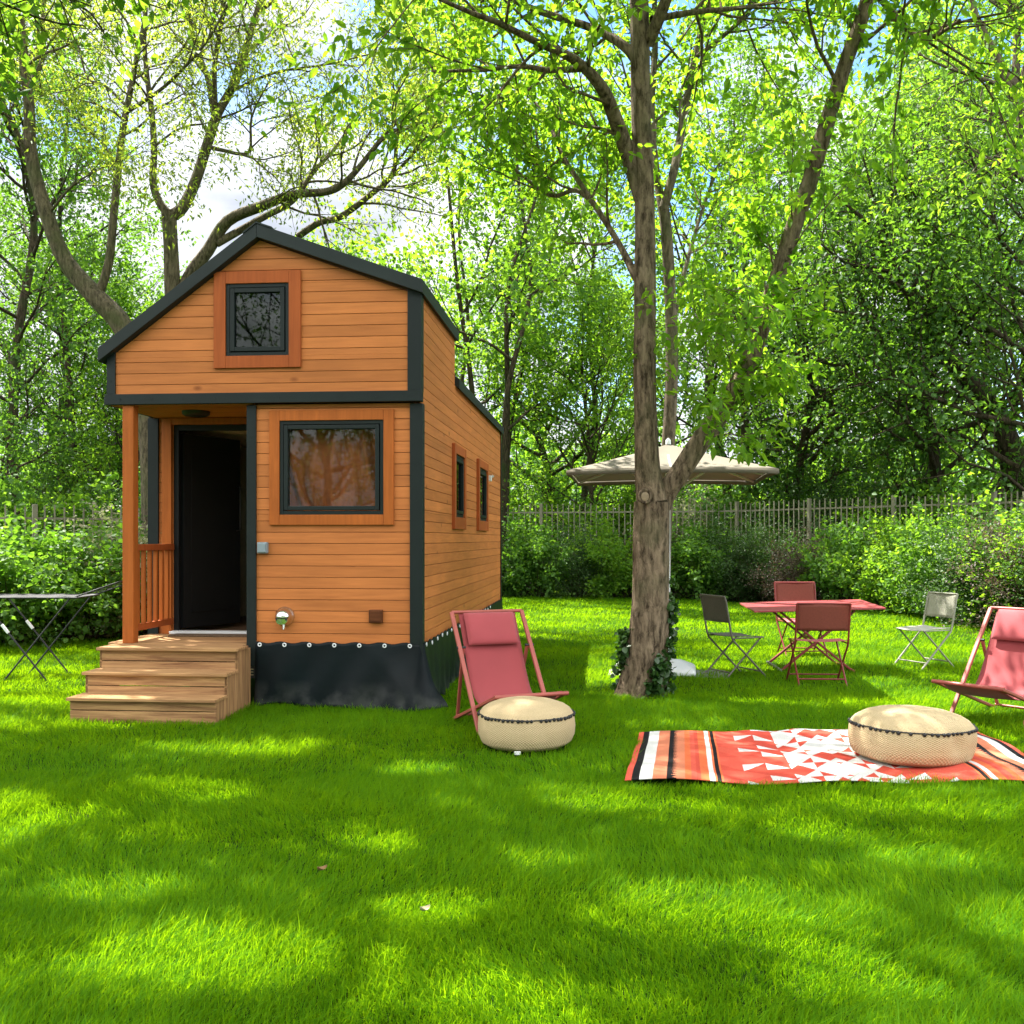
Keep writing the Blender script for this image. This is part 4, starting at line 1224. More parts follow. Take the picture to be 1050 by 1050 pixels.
class Plant:
    def __init__(self, seed, kids, ratio=0.5, ang=0.8, wander=0.16, trop=0.05, seg=6, t0=0.25, rr=0.6, taper=0.35):
        self.g = np.random.default_rng(seed)
        self.kids, self.ratio, self.ang, self.wander, self.trop, self.seg, self.t0, self.rr, self.taper = kids, ratio, ang, wander, trop, seg, t0, rr, taper
        self.last = len(kids)
        self.br, self.tw = [], []

    def grow(self, p, d, L, r, lvl):
        g = self.g
        n = self.seg if lvl < self.last else 3
        pts = [np.array(p, float)]
        d = unit(np.array(d, float))
        for i in range(n):
            d = unit(d + g.normal(size=3) * self.wander + np.array([0, 0, self.trop]))
            pts.append(pts[-1] + d * L / n)
        pts = np.array(pts)
        rad = np.linspace(r, r * self.taper, n + 1)
        self.br.append((pts, rad, lvl))
        if lvl >= self.last:
            self.tw.append(pts)
        else:
            self.sprout(pts, rad, self.kids[lvl], L * self.ratio, lvl + 1)
            self.tw.append(pts[-3:])

    def sprout(self, pts, rad, n, L, lvl, t0=None, shape=None, ang=None):
        g = self.g
        t0 = self.t0 if t0 is None else t0
        m = len(pts) - 1
        az = g.uniform(0, 6.28)
        for k in range(n):
            t = t0 + (1 - t0) * (k + g.uniform(0, 1)) / n
            x = min(t * m, m - 1e-4); i = int(x); f = x - i
            p = pts[i] * (1 - f) + pts[i + 1] * f
            d = unit(pts[i + 1] - pts[i])
            r = (rad[i] * (1 - f) + rad[i + 1] * f)
            az += 2.4 + g.uniform(-0.5, 0.5)
            u = unit(np.cross(d, [0.31, 0.2, 0.93] if abs(d[2]) < 0.9 else [1, 0, 0]))
            w_ = np.cross(d, u)
            a = (self.ang if ang is None else ang) * g.uniform(0.75, 1.25)
            dd = d * math.cos(a) + (u * math.cos(az) + w_ * math.sin(az)) * math.sin(a)
            s = 1.0 if shape is None else shape(t)
            self.grow(p, dd, L * s * g.uniform(0.75, 1.2), max(min(r * self.rr * (0.6 + 0.4 * s), L * s * 0.017), 0.004), lvl)

    def limb(self, pts4, per=4, lvl=0):
        A = smooth_line(pts4, per)
        self.br.append((A[:, :3], A[:, 3], lvl))
        return A[:, :3], A[:, 3]

    def wood(self, max_lvl=9, sides=(10, 7, 5, 4, 3)):
        V, F = [], []
        b = 0
        for pts, rad, lvl in self.br:
            if lvl > max_lvl: continue
            n = sides[min(lvl, len(sides) - 1)]
            d = np.gradient(pts, axis=0)
            d = unit(d)
            ref = np.array([0.9, 0.3, 0.1]) if abs(np.mean(d[:, 0])) < 0.7 else np.array([0.1, 0.3, 0.9])
            u = unit(np.cross(d, ref)); w_ = np.cross(d, u)
            a = np.arange(n) * 2 * PI / n
            ring = pts[:, None, :] + rad[:, None, None] * (u[:, None, :] * np.cos(a)[None, :, None] + w_[:, None, :] * np.sin(a)[None, :, None])
            V.append(ring.reshape(-1, 3))
            m = len(pts)
            i = np.arange(m - 1)[:, None] * n; k = np.arange(n)[None, :]; k2 = (k + 1) % n
            F.append(np.stack([i + k, i + k2, i + n + k2, i + n + k], -1).reshape(-1, 4) + b)
            b += m * n
        return np.concatenate(V), np.concatenate(F)

    def leaves(self, per, size, width=0.5, droop=0.25, spread=0.06, out=0.9, keep=None, up=0.7, big=False, sizevar=0.3):
        """per leaves on each twig; returns V, polys, tint"""
        g = self.g
        P0 = np.concatenate([t[:-1] for t in self.tw]); P1 = np.concatenate([t[1:] for t in self.tw])
        tid = np.concatenate([np.full(len(t) - 1, i) for i, t in enumerate(self.tw)])
        n = int(per * len(self.tw))
        ix = g.integers(0, len(P0), n)
        f = g.uniform(0, 1, (n, 1))
        p = P0[ix] * (1 - f) + P1[ix] * f + g.normal(size=(n, 3)) * spread
        td = unit(P1[ix] - P0[ix])
        d = unit(td * 0.5 + unit(g.normal(size=(n, 3))) * out + np.array([0, 0, -droop]))
        nr = unit(np.array([0, 0, up]) + g.normal(size=(n, 3)) * 0.55)
        s = unit(np.cross(d, nr)); nr = np.cross(s, d)
        if keep is not None:
            k = keep(p)
            p, d, s, nr, ix = p[k], d[k], s[k], nr[k], ix[k]
            n = len(p)
        ttw = g.uniform(0, 1, len(self.tw))
        tint = np.clip(0.45 * ttw[tid[ix]] + 0.55 * g.uniform(0, 1, n), 0, 1)
        L_ = size * g.uniform(1 - sizevar, 1 + sizevar, (n, 1)); W_ = L_ * width * 0.5
        fold = L_ * 0.10
        if big:
            V = np.stack([p, p + d * L_ * 0.25 + s * W_ * 0.85 + nr * fold * 0.7, p + d * L_ * 0.62 + s * W_ * 0.8 + nr * fold * 0.5, p + d * L_ - nr * fold * 1.2,
                          p + d * L_ * 0.62 - s * W_ * 0.8 + nr * fold * 0.5, p + d * L_ * 0.25 - s * W_ * 0.85 + nr * fold * 0.7], 1).reshape(-1, 3)
            b = np.arange(n)[:, None] * 6
            F = np.concatenate([b + np.array([[0, 1, 2, 3]]), b + np.array([[0, 3, 4, 5]])])
        else:
            V = np.stack([p, p + d * L_ * 0.45 + s * W_ + nr * fold, p + d * L_ - nr * fold * 0.6, p + d * L_ * 0.45 - s * W_ + nr * fold], 1).reshape(-1, 3)
            b = np.arange(n)[:, None] * 4
            F = np.concatenate([b + np.array([[0, 1, 2]]), b + np.array([[0, 2, 3]])])
        return V, F, np.concatenate([tint, tint])


def plant_thing(name, label, cat, loc, trunk, crown, group=None, rz=0.0, sc=1.0, tname='trunk', cname='crown'):
    t = thing(name, label, cat, loc, rz, group)
    t.scale = (sc, sc, sc) if not isinstance(sc, tuple) else sc
    for nm, (me, m) in ((tname, trunk), (cname, crown)):
        if me is None: continue
        o = bpy.data.objects.new(nm, me)
        COL.objects.link(o)
        if not me.materials: me.materials.append(m)
        o.parent = t
    return t


def px4(lst, D, dz=0.0, off=Vector((0, 0, 0)), r_of=None):
    """pixel points (px, py, half width px, extra depth) -> local 4-vectors"""
    out = []
    for q in lst:
        dd = D + (q[3] if len(q) > 3 else 0.0)
        p = P(q[0], q[1], dd) - off
        out.append((p.x, p.y, p.z, q[2] / FPX * dd))
    return out


# ---- prototypes of the trees beyond the fence
def proto(seed, H, r, kids, crownL, t0, leaf, per, size, ang=0.95, droop=0.2, width=0.55, stems=1, spread=0.12, shape=None, bark='bark_dark', lean=0.06, trop=0.06, wander=0.15, big=False, up=0.7):
    pl = Plant(seed, kids, ratio=0.5, ang=0.85, wander=wander, trop=trop)
    g = pl.g
    for s in range(stems):
        a = 2 * PI * s / max(stems, 1) + 0.4
        base = np.array([0.25 * math.cos(a), 0.25 * math.sin(a), -0.1]) if stems > 1 else np.array([0, 0, -0.1])
        top = np.array([(stems > 1) * 0.12 * H * math.cos(a) + g.normal() * lean * H, (stems > 1) * 0.12 * H * math.sin(a) + g.normal() * lean * H, H * g.uniform(0.9, 1.0)])
        pts = []
        for k in range(6):
            f = k / 5
            p = base * (1 - f) + top * f + np.array([g.normal(), g.normal(), 0]) * 0.02 * H * (0 < k < 5)
            pts.append((*p, r * (1 - 0.85 * f) * (1.35 if k == 0 else 1)))
        A, R = pl.limb(pts)
        pl.sprout(A, R, kids[0] // stems, crownL, 1, t0=t0, shape=shape or (lambda t: 0.45 + 0.75 * math.sin(PI * min(1, (t - t0) / (1 - t0) * 0.85 + 0.12))), ang=ang)
    V, F = pl.wood(max_lvl=2)
    tm = np_mesh('tree trunk and limbs', V, [F], smooth=True)
    V, F, T = pl.leaves(per * 0.58, size * 1.05, width, droop, spread * 0.7, big=big, up=up)
    cm = np_mesh('tree crown', V, [F], [T])
    return (tm, M[bark]), (cm, M[leaf])


PR = {}
PR['maple'] = proto(11, 13.5, 0.11, [28, 8, 6], 3.1, 0.22, 'leaf_maple', 24, 0.135, stems=5, width=0.75, spread=0.13)
PR['dark'] = proto(12, 11.0, 0.20, [24, 8, 6], 4.0, 0.16, 'leaf_dark', 20, 0.125, width=0.6, spread=0.16, droop=0.35)
PR['tall'] = proto(13, 18.0, 0.19, [30, 8, 6], 3.4, 0.22, 'leaf_bright', 15, 0.125, width=0.55, spread=0.15)
PR['ivy'] = proto(14, 16.0, 0.17, [34, 7, 5], 2.2, 0.10, 'leaf_dark', 18, 0.12, width=0.6, spread=0.13)
PR['fresh'] = proto(15, 9.5, 0.13, [22, 8, 6], 2.9, 0.16, 'leaf_bright', 18, 0.125, width=0.6, spread=0.13)
PR['sparse'] = proto(16, 15.0, 0.14, [18, 8, 6], 3.2, 0.28, 'leaf_maple', 13, 0.12, width=0.55, spread=0.15, ang=0.7)

KINDS = {'maple': ('maple_tree', 'many stemmed maple with clustered mid green leaves', 'tree'),
         'dark': ('broad_tree', 'broad dark tree with drooping branches', 'tree'),
         'tall': ('tall_tree', 'tall yellow green tree', 'tree'),
         'ivy': ('slender_tree', 'slender dark tree leafy down to its foot', 'tree'),
         'fresh': ('young_tree', 'young tree with light green crown', 'tree'),
         'sparse': ('sparse_tree', 'thin airy tree with open branches', 'tree')}
# kind, column px, distance, scale, where it stands
BG = [
    ('maple', 505, 28.5, 1.06, 'showing over the low roof of the house'),
    ('sparse', 598, 33.0, 1.0, 'in the gap between house and forked tree'),
    ('fresh', 600, 29.5, 0.85, 'peeping above the parasol edge'),
    ('dark', 560, 36.0, 0.95, 'deep in the wood straight behind the parasol'),
    ('sparse', 735, 31.0, 1.15, 'between the two stems of the forked tree'),
    ('ivy', 772, 28.0, 0.92, 'beyond the fence close to the parasol'),
    ('dark', 815, 28.0, 0.93, 'overhanging the fence behind the table'),
    ('dark', 948, 25.5, 1.0, 'overhanging the fence behind the pale chair'),
    ('tall', 900, 33.0, 1.08, 'rising above the others behind the table'),
    ('ivy', 968, 30.0, 1.12, 'wrapped in ivy above the pale chair'),
    ('tall', 1010, 36.0, 0.9, 'far behind the pale chair'),
    ('fresh', 865, 31.0, 0.9, 'glimpsed under the broad trees behind the table'),
    ('dark', 1085, 22.0, 1.0, 'at the end of the fence past the deck chair'),
    ('fresh', 690, 38.0, 1.1, 'far behind the parasol pole'),
    ('maple', 845, 41.0, 0.85, 'far off behind the table'),
    ('ivy', 22, 22.5, 0.95, 'beside the drying rack, past the fence'),
    ('ivy', 58, 26.0, 0.82, 'second past the fence near the drying rack'),
    ('dark', 75, 30.0, 0.92, 'back in the wood near the drying rack'),
    ('maple', 112, 28.0, 0.62, 'seen past the porch post'),
    ('fresh', 140, 25.0, 0.72, 'half hidden by the porch corner'),
    ('fresh', 285, 30.0, 0.97, 'just topping the roof ridge of the house'),
    ('tall', -70, 27.0, 0.9, 'at the far end of the fence by the drying rack'),
    ('dark', 215, 34.0, 0.80, 'low behind the loft gable'),
    ('fresh', 395, 35.0, 0.98, 'just clear of the low roof edge'),
    ('maple', 1160, 27.0, 0.95, 'past the end of the hedge'),
]
for i, (k, px, D, s, where) in enumerate(BG):
    nm, look, cat = KINDS[k]
    q = P(px, HOR, D)
    plant_thing(nm, look + ' ' + where, cat, (q.x, q.y, 0), PR[k][0], PR[k][1], 'trees beyond the fence', rnd.uniform(0, 6.28), (s * rnd.uniform(0.95, 1.08), s * rnd.uniform(0.95, 1.08), s))

for i, (k, x, y, sc_, where) in enumerate([('dark', -9.5, -11.0, 0.9, 'mirrored in the window panes'), ('maple', -3.5, -14.0, 0.8, 'opposite the porch'), ('dark', 2.0, -13.0, 0.85, 'opposite the deck chairs'), ('fresh', 8.5, -11.5, 0.9, 'opposite the rug'), ('ivy', -6.5, -10.0, 0.9, 'opposite the house'), ('maple', -1.0, -17.0, 1.0, 'opposite the forked tree'), ('dark', 5.5, -18.0, 1.1, 'far across the lawn')]):
    nm, look, cat = KINDS[k]
    plant_thing(nm, look + ' ' + where, cat, (x, y, 0), PR[k][0], PR[k][1], 'trees across the lawn', rnd.uniform(0, 6.28), sc_)

# ---- trees drawn limb by limb
# forked tree on the lawn
HT = Vector((1.30, 9.80, 0))
def thin(l, k): return [(q[0], q[1], q[2] * k, *q[3:]) for q in l]
hero = Plant(21, [9, 7, 6], ratio=0.55, ang=0.8, wander=0.17, trop=0.06, seg=6)
TR = [(654, 742, 33), (656, 722, 26), (660, 690, 22), (664, 650, 20), (667, 600, 18.5), (668, 550, 18.3), (669, 515, 18)]
lt = [(669, 515, 17.5), (664, 480, 14), (662, 430, 12.8), (661, 380, 12.3), (661, 300, 12), (661, 200, 11), (657, 100, 11), (655, 0, 10.5), (652, -120, 9), (645, -260, 7, 0.3), (640, -420, 5, 0.5), (638, -560, 2.5, 0.6)]
rt = [(671, 535, 13, 0.03), (682, 508, 12.5, 0.04), (699, 482, 12), (720, 450, 12), (745, 415, 11.5, -0.05), (768, 372, 10.5, -0.1), (784, 325, 10.5, -0.15), (797, 285, 10, -0.2), (813, 235, 10, -0.25), (831, 185, 9.5, -0.3), (850, 120, 9, -0.35), (868, 62, 8.5, -0.4), (889, 0, 8, -0.5), (915, -110, 6.5, -0.6), (935, -240, 5, -0.7), (945, -380, 2.5, -0.8)]
hl = []
A0 = hero.limb(px4(TR, 9.8, off=HT)); A1 = hero.limb(px4(thin(lt, 0.91), 9.8, off=HT)); A2 = hero.limb(px4(thin(rt, 0.86), 9.8, off=HT))
for lst in (
    [(659, 210, 7.5), (646, 165, 8), (632, 125, 7.5, -0.2), (617, 90, 6.5, -0.4), (590, 62, 5, -0.6), (550, 43, 3.8, -0.9), (510, 23, 3, -1.2), (483, 13, 2.5, -1.4), (430, -10, 1.5, -1.8)],
    [(600, 70, 3.5, -0.55), (565, 72, 3, -0.4), (533, 68, 2.4, -0.3), (493, 72, 2, -0.2), (443, 73, 1.4, 0)],
    [(658, 82, 5), (645, 52, 5), (610, 30, 4.2, 0.2), (557, 13, 3.5, 0.5), (523, -2, 3, 0.7), (460, -40, 2, 1.0)],
    [(661, 300, 4.6), (651, 282, 4.5, 0.05), (633, 247, 3.2, 0.25), (603, 200, 2.8, 0.5), (577, 160, 2.3, 0.8), (563, 127, 1.8, 1.0), (543, 97, 1.2, 1.2)],
    [(608, 208, 2.6, 0.5), (590, 195, 2.4, 0.6), (563, 200, 2.0, 0.9), (523, 170, 1.4, 1.2), (480, 140, 0.9, 1.5)],
    [(659, 165, 3), (645, 145, 3, 0), (628, 136, 2.2, 0.2), (600, 128, 1.5, 0.4), (560, 120, 1, 0.6)],
    [(664, 45, 7, 0), (680, 8, 6, -0.2), (700, -50, 5, -0.3), (730, -140, 3.5, -0.5), (770, -230, 2, -0.8)],
    [(668, 20, 4, 0.1), (715, 12, 3, 0.3), (760, 8, 2.2, 0.6), (797, 2, 1.5, 0.9)],
    [(897, -10, 4, -0.45), (930, 30, 3, -0.8), (955, 38, 2.2, -1.0), (985, 20, 1.5, -1.2)],
    [(654, -60, 6), (560, -150, 4.5, -0.8), (470, -220, 3, -1.6), (380, -260, 1.6, -2.4)],
    [(650, -160, 5.5), (590, -280, 4, 0.8), (520, -360, 2.5, 1.5), (450, -420, 1.3, 2.0)],
    [(648, -200, 5.5), (700, -330, 4, -1.0), (760, -430, 2.5, -1.8), (830, -500, 1.3, -2.4)],
    [(920, -130, 5, -0.6), (1010, -190, 3.5, -0.2), (1110, -240, 1.8, 0.4)],
    [(925, -170, 4.5, -0.7), (850, -290, 3, -1.4), (760, -350, 1.8, -2.0)],
    [(653, -100, 5), (640, -180, 4, -1.5), (610, -230, 3, -2.6), (570, -260, 1.6, -3.4)],
    [(905, -80, 5, -0.55), (930, -140, 4, -1.5), (960, -180, 2.2, -2.4)],
    [(650, -190, 6, 0.2), (520, -300, 5, 0.0), (380, -400, 4, 0.2), (230, -460, 2.5, 0.6), (120, -480, 1.2, 0.8)],  # from here on, dense limbs out of view, added to shade the lawn
    [(648, -230, 6, 0.2), (540, -330, 5, -0.8), (400, -430, 3.6, -1.6), (260, -500, 2.4, -2.2), (100, -540, 1.2, -2.6)],
    [(646, -250, 5.5, 0.2), (560, -400, 4.5, 1.0), (430, -440, 3.4, 2.0), (300, -440, 2.4, 2.8), (180, -420, 1.2, 3.4)],
    [(652, -150, 5.5, 0.2), (600, -330, 4.5, -1.4), (530, -520, 3.2, -2.6), (450, -700, 1.4, -3.6)],
    [(655, -80, 5.5, 0.1), (700, -260, 4.2, -1.6), (740, -480, 2.8, -3.0), (760, -700, 1.3, -4.0)],
):
    hl.append(hero.limb(px4(lst, 9.8, off=HT), lvl=1))
for i, (a, r) in enumerate(hl):
    n = 7 if i < 6 else (12 if i < 16 else 22)
    hero.sprout(a, r, n, 1.05 if i < 6 else (1.35 if i < 16 else 1.55), 2, t0=0.25, ang=0.85)
hero.sprout(A1[0], A1[1], 16, 1.5, 2, t0=0.66, ang=1.1)
hero.sprout(A2[0], A2[1], 12, 1.3, 2, t0=0.70, ang=1.0)
# leafy shoots on the leaning stem and round the fork
hero.sprout(A2[0], A2[1], 30, 0.62, 3, t0=0.30, ang=1.25, shape=lambda t: 1.0 if 0.30 < t < 0.50 else 0.28)
for t_ in range(19):
    f = hero.g.uniform(0.20, 0.56)
    i = int(f * (len(A2[0]) - 1))
    hero.grow(A2[0][i], np.array([hero.g.uniform(-0.8, 0.9), hero.g.uniform(-1, 0.2), hero.g.uniform(-0.2, 0.8)]), hero.g.uniform(0.5, 1.25), 0.009, 2)
for f in (0.28, 0.30, 0.33, 0.25, 0.35, 0.31):
    i = int(f * (len(A1[0]) - 1))
    hero.grow(A1[0][i], np.array([hero.g.uniform(-1, 0.9), hero.g.uniform(-1, 0.1), 0.3]), 0.40, 0.006, 3)
V, F = hero.wood(sides=(28, 10, 5, 4, 3))
nb_ = len(A0[0]) * 28
for k_, (pp, rr_) in enumerate((A0, A1, A2)):
    i0 = sum(len(q[0]) for q in (A0, A1, A2)[:k_]) * 28; n_ = len(pp) * 28
    W3 = V[i0:i0 + n_].reshape(len(pp), 28, 3)
    d3 = W3 - pp[:, None, :]
    an = np.arange(28)[None, :] * 2 * PI / 28; zz = pp[:, 2][:, None]
    k3 = 1 + 0.035 * np.sin(3 * an + 2.1 * zz) + 0.025 * np.sin(5 * an - 3.3 * zz + 1) + 0.022 * np.sin(9 * an + 1.2 * zz + 2 * np.sin(2 * zz)) + 0.016 * np.sin(13 * an + 4.0 * zz)
    if k_ == 0: k3 = k3 + (0.16 * np.sin(5 * an + 0.7) + 0.05) * np.exp(-np.maximum(zz, 0) / 0.16)
    V[i0:i0 + n_] = (pp[:, None, :] + d3 * k3[..., None]).reshape(-1, 3)
ht_tr = np_mesh('forked tree trunk', V, [F], smooth=True)
# gaps cut into the unseen canopy, placed so sun patches land on the lawn
PATCH = [(-1.05, 3.6, 0.62, 0.32), (-0.35, 4.1, 0.28, 0.2), (0.85, 4.05, 0.70, 0.36), (1.1, 3.45, 0.35, 0.2), (-2.1, 7.15, 0.75, 0.42), (-1.9, 6.05, 0.6, 0.32), (-0.83, 5.0, 0.4, 0.32),
         (-2.75, 5.3, 0.6, 0.7), (-4.3, 9.0, 1.5, 2.0), (2.5, 5.7, 0.7, 0.3), (1.55, 5.2, 0.3, 0.2), (0.15, 4.7, 0.25, 0.2), (-1.75, 4.3, 0.35, 0.24), (0.5, 5.8, 0.35, 0.25), (2.0, 3.9, 0.35, 0.25), (-3.0, 9.4, 0.6, 0.6),
         (1.9, 4.75, 0.3, 0.2), (-0.6, 6.6, 0.3, 0.25), (-0.1, 3.3, 0.3, 0.15),
         (3.2, 13.4, 1.8, 1.2), (4.9, 11.4, 1.0, 0.8), (2.1, 11.3, 0.5, 0.4), (3.55, 8.25, 1.1, 0.8), (1.5, 17.5, 3.5, 3.2), (3.0, 21.5, 4.0, 2.6)]
def keep_world(off):
    o = np.array(off); l = np.array(LDIR)
    def k(p):
        q = p + o
        t = q[:, 2] / -l[2]
        gx, gy = q[:, 0] + l[0] * t, q[:, 1] + l[1] * t
        ok = np.ones(len(p), bool)
        wob = 0.16 * np.sin(gx * 5.3 + gy * 2.1) + 0.13 * np.sin(gy * 7.9 - gx * 3.7)
        for (x, y, a, b) in PATCH:
            ok &= (((gx - x) / a) ** 2 + ((gy - y) / b) ** 2) > (1 + wob * 1.6)
        Y_ = np.maximum(q[:, 1], 0.5)
        seen = (np.abs(q[:, 0] / Y_) < 0.52) & (HOR - FPX * (q[:, 2] - CAM_H) / Y_ > -12)
        return ok | seen
    return k
V, F, T = hero.leaves(18, 0.098, 0.5, 0.55, 0.05, keep=keep_world(HT), big=True, up=0.9)
ht_cr = np_mesh('forked tree crown', V, [F], [T])
ht = plant_thing('forked_tree', 'tree on the lawn with trunk forking into upright and leaning stem', 'tree', HT, (ht_tr, M['bark']), (ht_cr, M['leaf_hero']))
mb = MB(); c = P(661.5, 509, 9.8 - 0.185) - HT
mb.grid(lambda u, v: (c.x + 0.044 * v * math.cos(2 * PI * u), c.y - 0.012 * (1 - v * v), c.z + 0.044 * v * 1.12 * math.sin(2 * PI * u)), 20, 5)
mb.build('branch_scar', M['heartwood'], ht)
mb = MB(); mb.tube([(c.x + 0.05 * math.cos(a), c.y + 0.006, c.z + 0.057 * math.sin(a)) for a in np.linspace(0, 2 * PI, 25)], 0.017, 8, cap=False)
mb.build('bark_ring', M['bark'], ht)

# ivy on its foot
g = np.random.default_rng(5)
iv = []
def trunk_at(z):
    zs = A0[0][:, 2]; i = int(np.clip(np.searchsorted(zs, z), 1, len(zs) - 1)); f = np.clip((z - zs[i - 1]) / (zs[i] - zs[i - 1] + 1e-9), 0, 1)
    return A0[0][i - 1] * (1 - f) + A0[0][i] * f, A0[1][i - 1] * (1 - f) + A0[1][i] * f
ivy = Plant(31, [1], seg=5)
for (a0, z0, z1, n) in ((PI * 1.05, 0.05, 0.62, 26), (-0.15, 0.0, 0.95, 34), (-PI * 0.36, 0.0, 0.34, 26), (0.15, 0.5, 1.15, 10), (PI * 0.9, 0.2, 0.5, 8)):
    for k in range(n):
        z = g.uniform(z0, z1)
        c_, r_ = trunk_at(z)
        a = a0 + g.normal() * 0.22
        p = c_ + np.array([math.cos(a), math.sin(a), 0]) * (r_ + 0.012)
        p[2] = z
        e = p + np.array([math.cos(a) * g.uniform(0.0, 0.07), math.sin(a) * g.uniform(0, 0.07), g.uniform(-0.05, 0.12)])
        ivy.tw.append(np.array([p, (p + e) / 2 + 0.01, e]))
        ivy.br.append((np.array([p, (p + e) / 2 + 0.01, e]), np.array([0.004, 0.003, 0.002]), 3))
V, F, T = ivy.leaves(10, 0.055, 0.95, 0.3, 0.022, big=True)
im = np_mesh('ivy leaves', V, [F], [T])
V, F = ivy.wood(); ism = np_mesh('ivy stems', V, [F], smooth=True)
plant_thing('ivy', 'dark ivy climbing the foot of the forked tree', 'ivy', HT, (ism, M['bark_dark']), (im, M['leaf_ivy']), tname='stem', cname='foliage')

# second tree close behind, its trunk beside the upright stem
T2 = Vector((P(677, HOR, 13.2).x, 13.2, 0))
t2 = Plant(22, [8, 7, 6], ratio=0.55, ang=0.75, trop=0.04)
a = t2.limb(px4([(678, 690, 9), (680, 600, 7.5), (684, 480, 7), (689, 380, 6.5), (687, 300, 6), (683, 235, 6), (680, 212, 5.8)], 13.2, off=T2))
bs2 = [t2.limb(px4(q, 13.2, off=T2), lvl=1) for q in (
    [(680, 215, 5), (692, 170, 4.5), (701, 120, 4, 0.3), (712, 60, 3.2, 0.5), (728, -10, 2.6, 0.8), (750, -120, 1.5, 1.2)],
    [(681, 225, 4.5), (672, 170, 4, 0.2), (668, 110, 3.5, 0.4), (672, 30, 3, 0.6), (665, -80, 2, 0.8)],
    [(690, 330, 3), (704, 270, 2.2, 0.3), (722, 210, 1.6, 0.6), (745, 150, 1.0, 1.0)],
    [(712, 60, 2.6, 0.5), (760, 20, 2, 0.2), (800, -40, 1.2, -0.2)])]
for q in bs2: t2.sprout(q[0], q[1], 12, 1.3, 2, t0=0.3)
V, F = t2.wood(); a_ = np_mesh('second trunk', V, [F], smooth=True)
V, F, T = t2.leaves(17, 0.11, 0.5, 0.45, 0.07, big=True, keep=keep_world(T2)); b_ = np_mesh('second crown', V, [F], [T])
plant_thing('thin_tree', 'thin grey tree just behind the upright stem of the forked tree', 'tree', T2, (a_, M['bark_grey']), (b_, M['leaf_hero']))

# leaning tree and the two tall ones behind the house
L1 = Vector((P(158, HOR, 18).x, 18, 0))
t = Plant(23, [8, 7, 5], ratio=0.6, ang=0.7, trop=0.0, wander=0.2)
a = t.limb(px4([(158, 655, 13), (157, 560, 12), (155, 470, 11.5), (147, 400, 11.5), (127, 337, 11), (97, 303, 10), (67, 267, 8.5), (47, 217, 7.5), (32, 160, 6.5), (30, 110, 5.5), (25, 67, 4.8), (22, 30, 4.2), (18, -5, 3.6), (12, -90, 2.4), (2, -200, 1.2)], 18, off=L1))
ls = [t.limb(px4(q, 18, off=L1), lvl=1) for q in (
    [(98, 304, 6), (103, 297, 4.8), (112, 267, 4.4), (117, 217, 4), (122, 167, 3.8), (127, 127, 3.4), (133, 97, 3), (140, 60, 2.6), (147, 27, 2.2), (150, -5, 1.8), (152, -120, 1)],
    [(130, 115, 2.2), (167, 90, 1.8, -0.3), (200, 57, 1.5, -0.6), (220, 30, 1.2, -0.8), (240, -10, 0.8, -1)],
    [(128, 107, 1.6), (108, 88, 1.3, 0.3), (90, 80, 1.1, 0.5), (80, 47, 0.8, 0.8)],
    [(33, 170, 2.5), (15, 130, 2, -0.3), (0, 100, 1.6, -0.6), (-30, 60, 1, -0.8)],
    [(28, 90, 2.6), (44, 60, 2.4, 0.3), (44, 20, 2, 0.5), (50, -60, 1.2, 0.7)],
    [(50, 220, 1.6), (75, 190, 1.1, -0.4), (110, 170, 0.8, -0.8), (150, 155, 0.5, -1.2)])]
t.sprout(a[0], a[1], 12, 1.7, 2, t0=0.62)
for q in ls: t.sprout(q[0], q[1], 11, 1.5, 2, t0=0.3)
V, F = t.wood(); a_ = np_mesh('leaning trunk', V, [F], smooth=True)
V, F, T = t.leaves(30, 0.095, 0.36, 0.5, 0.13, keep=keep_world(L1)); b_ = np_mesh('leaning crown', V, [F], [T])
plant_thing('leaning_tree', 'leaning grey tree behind the house bending away over the porch side', 'tree', L1, (a_, M['bark_grey']), (b_, M['leaf_feather']))

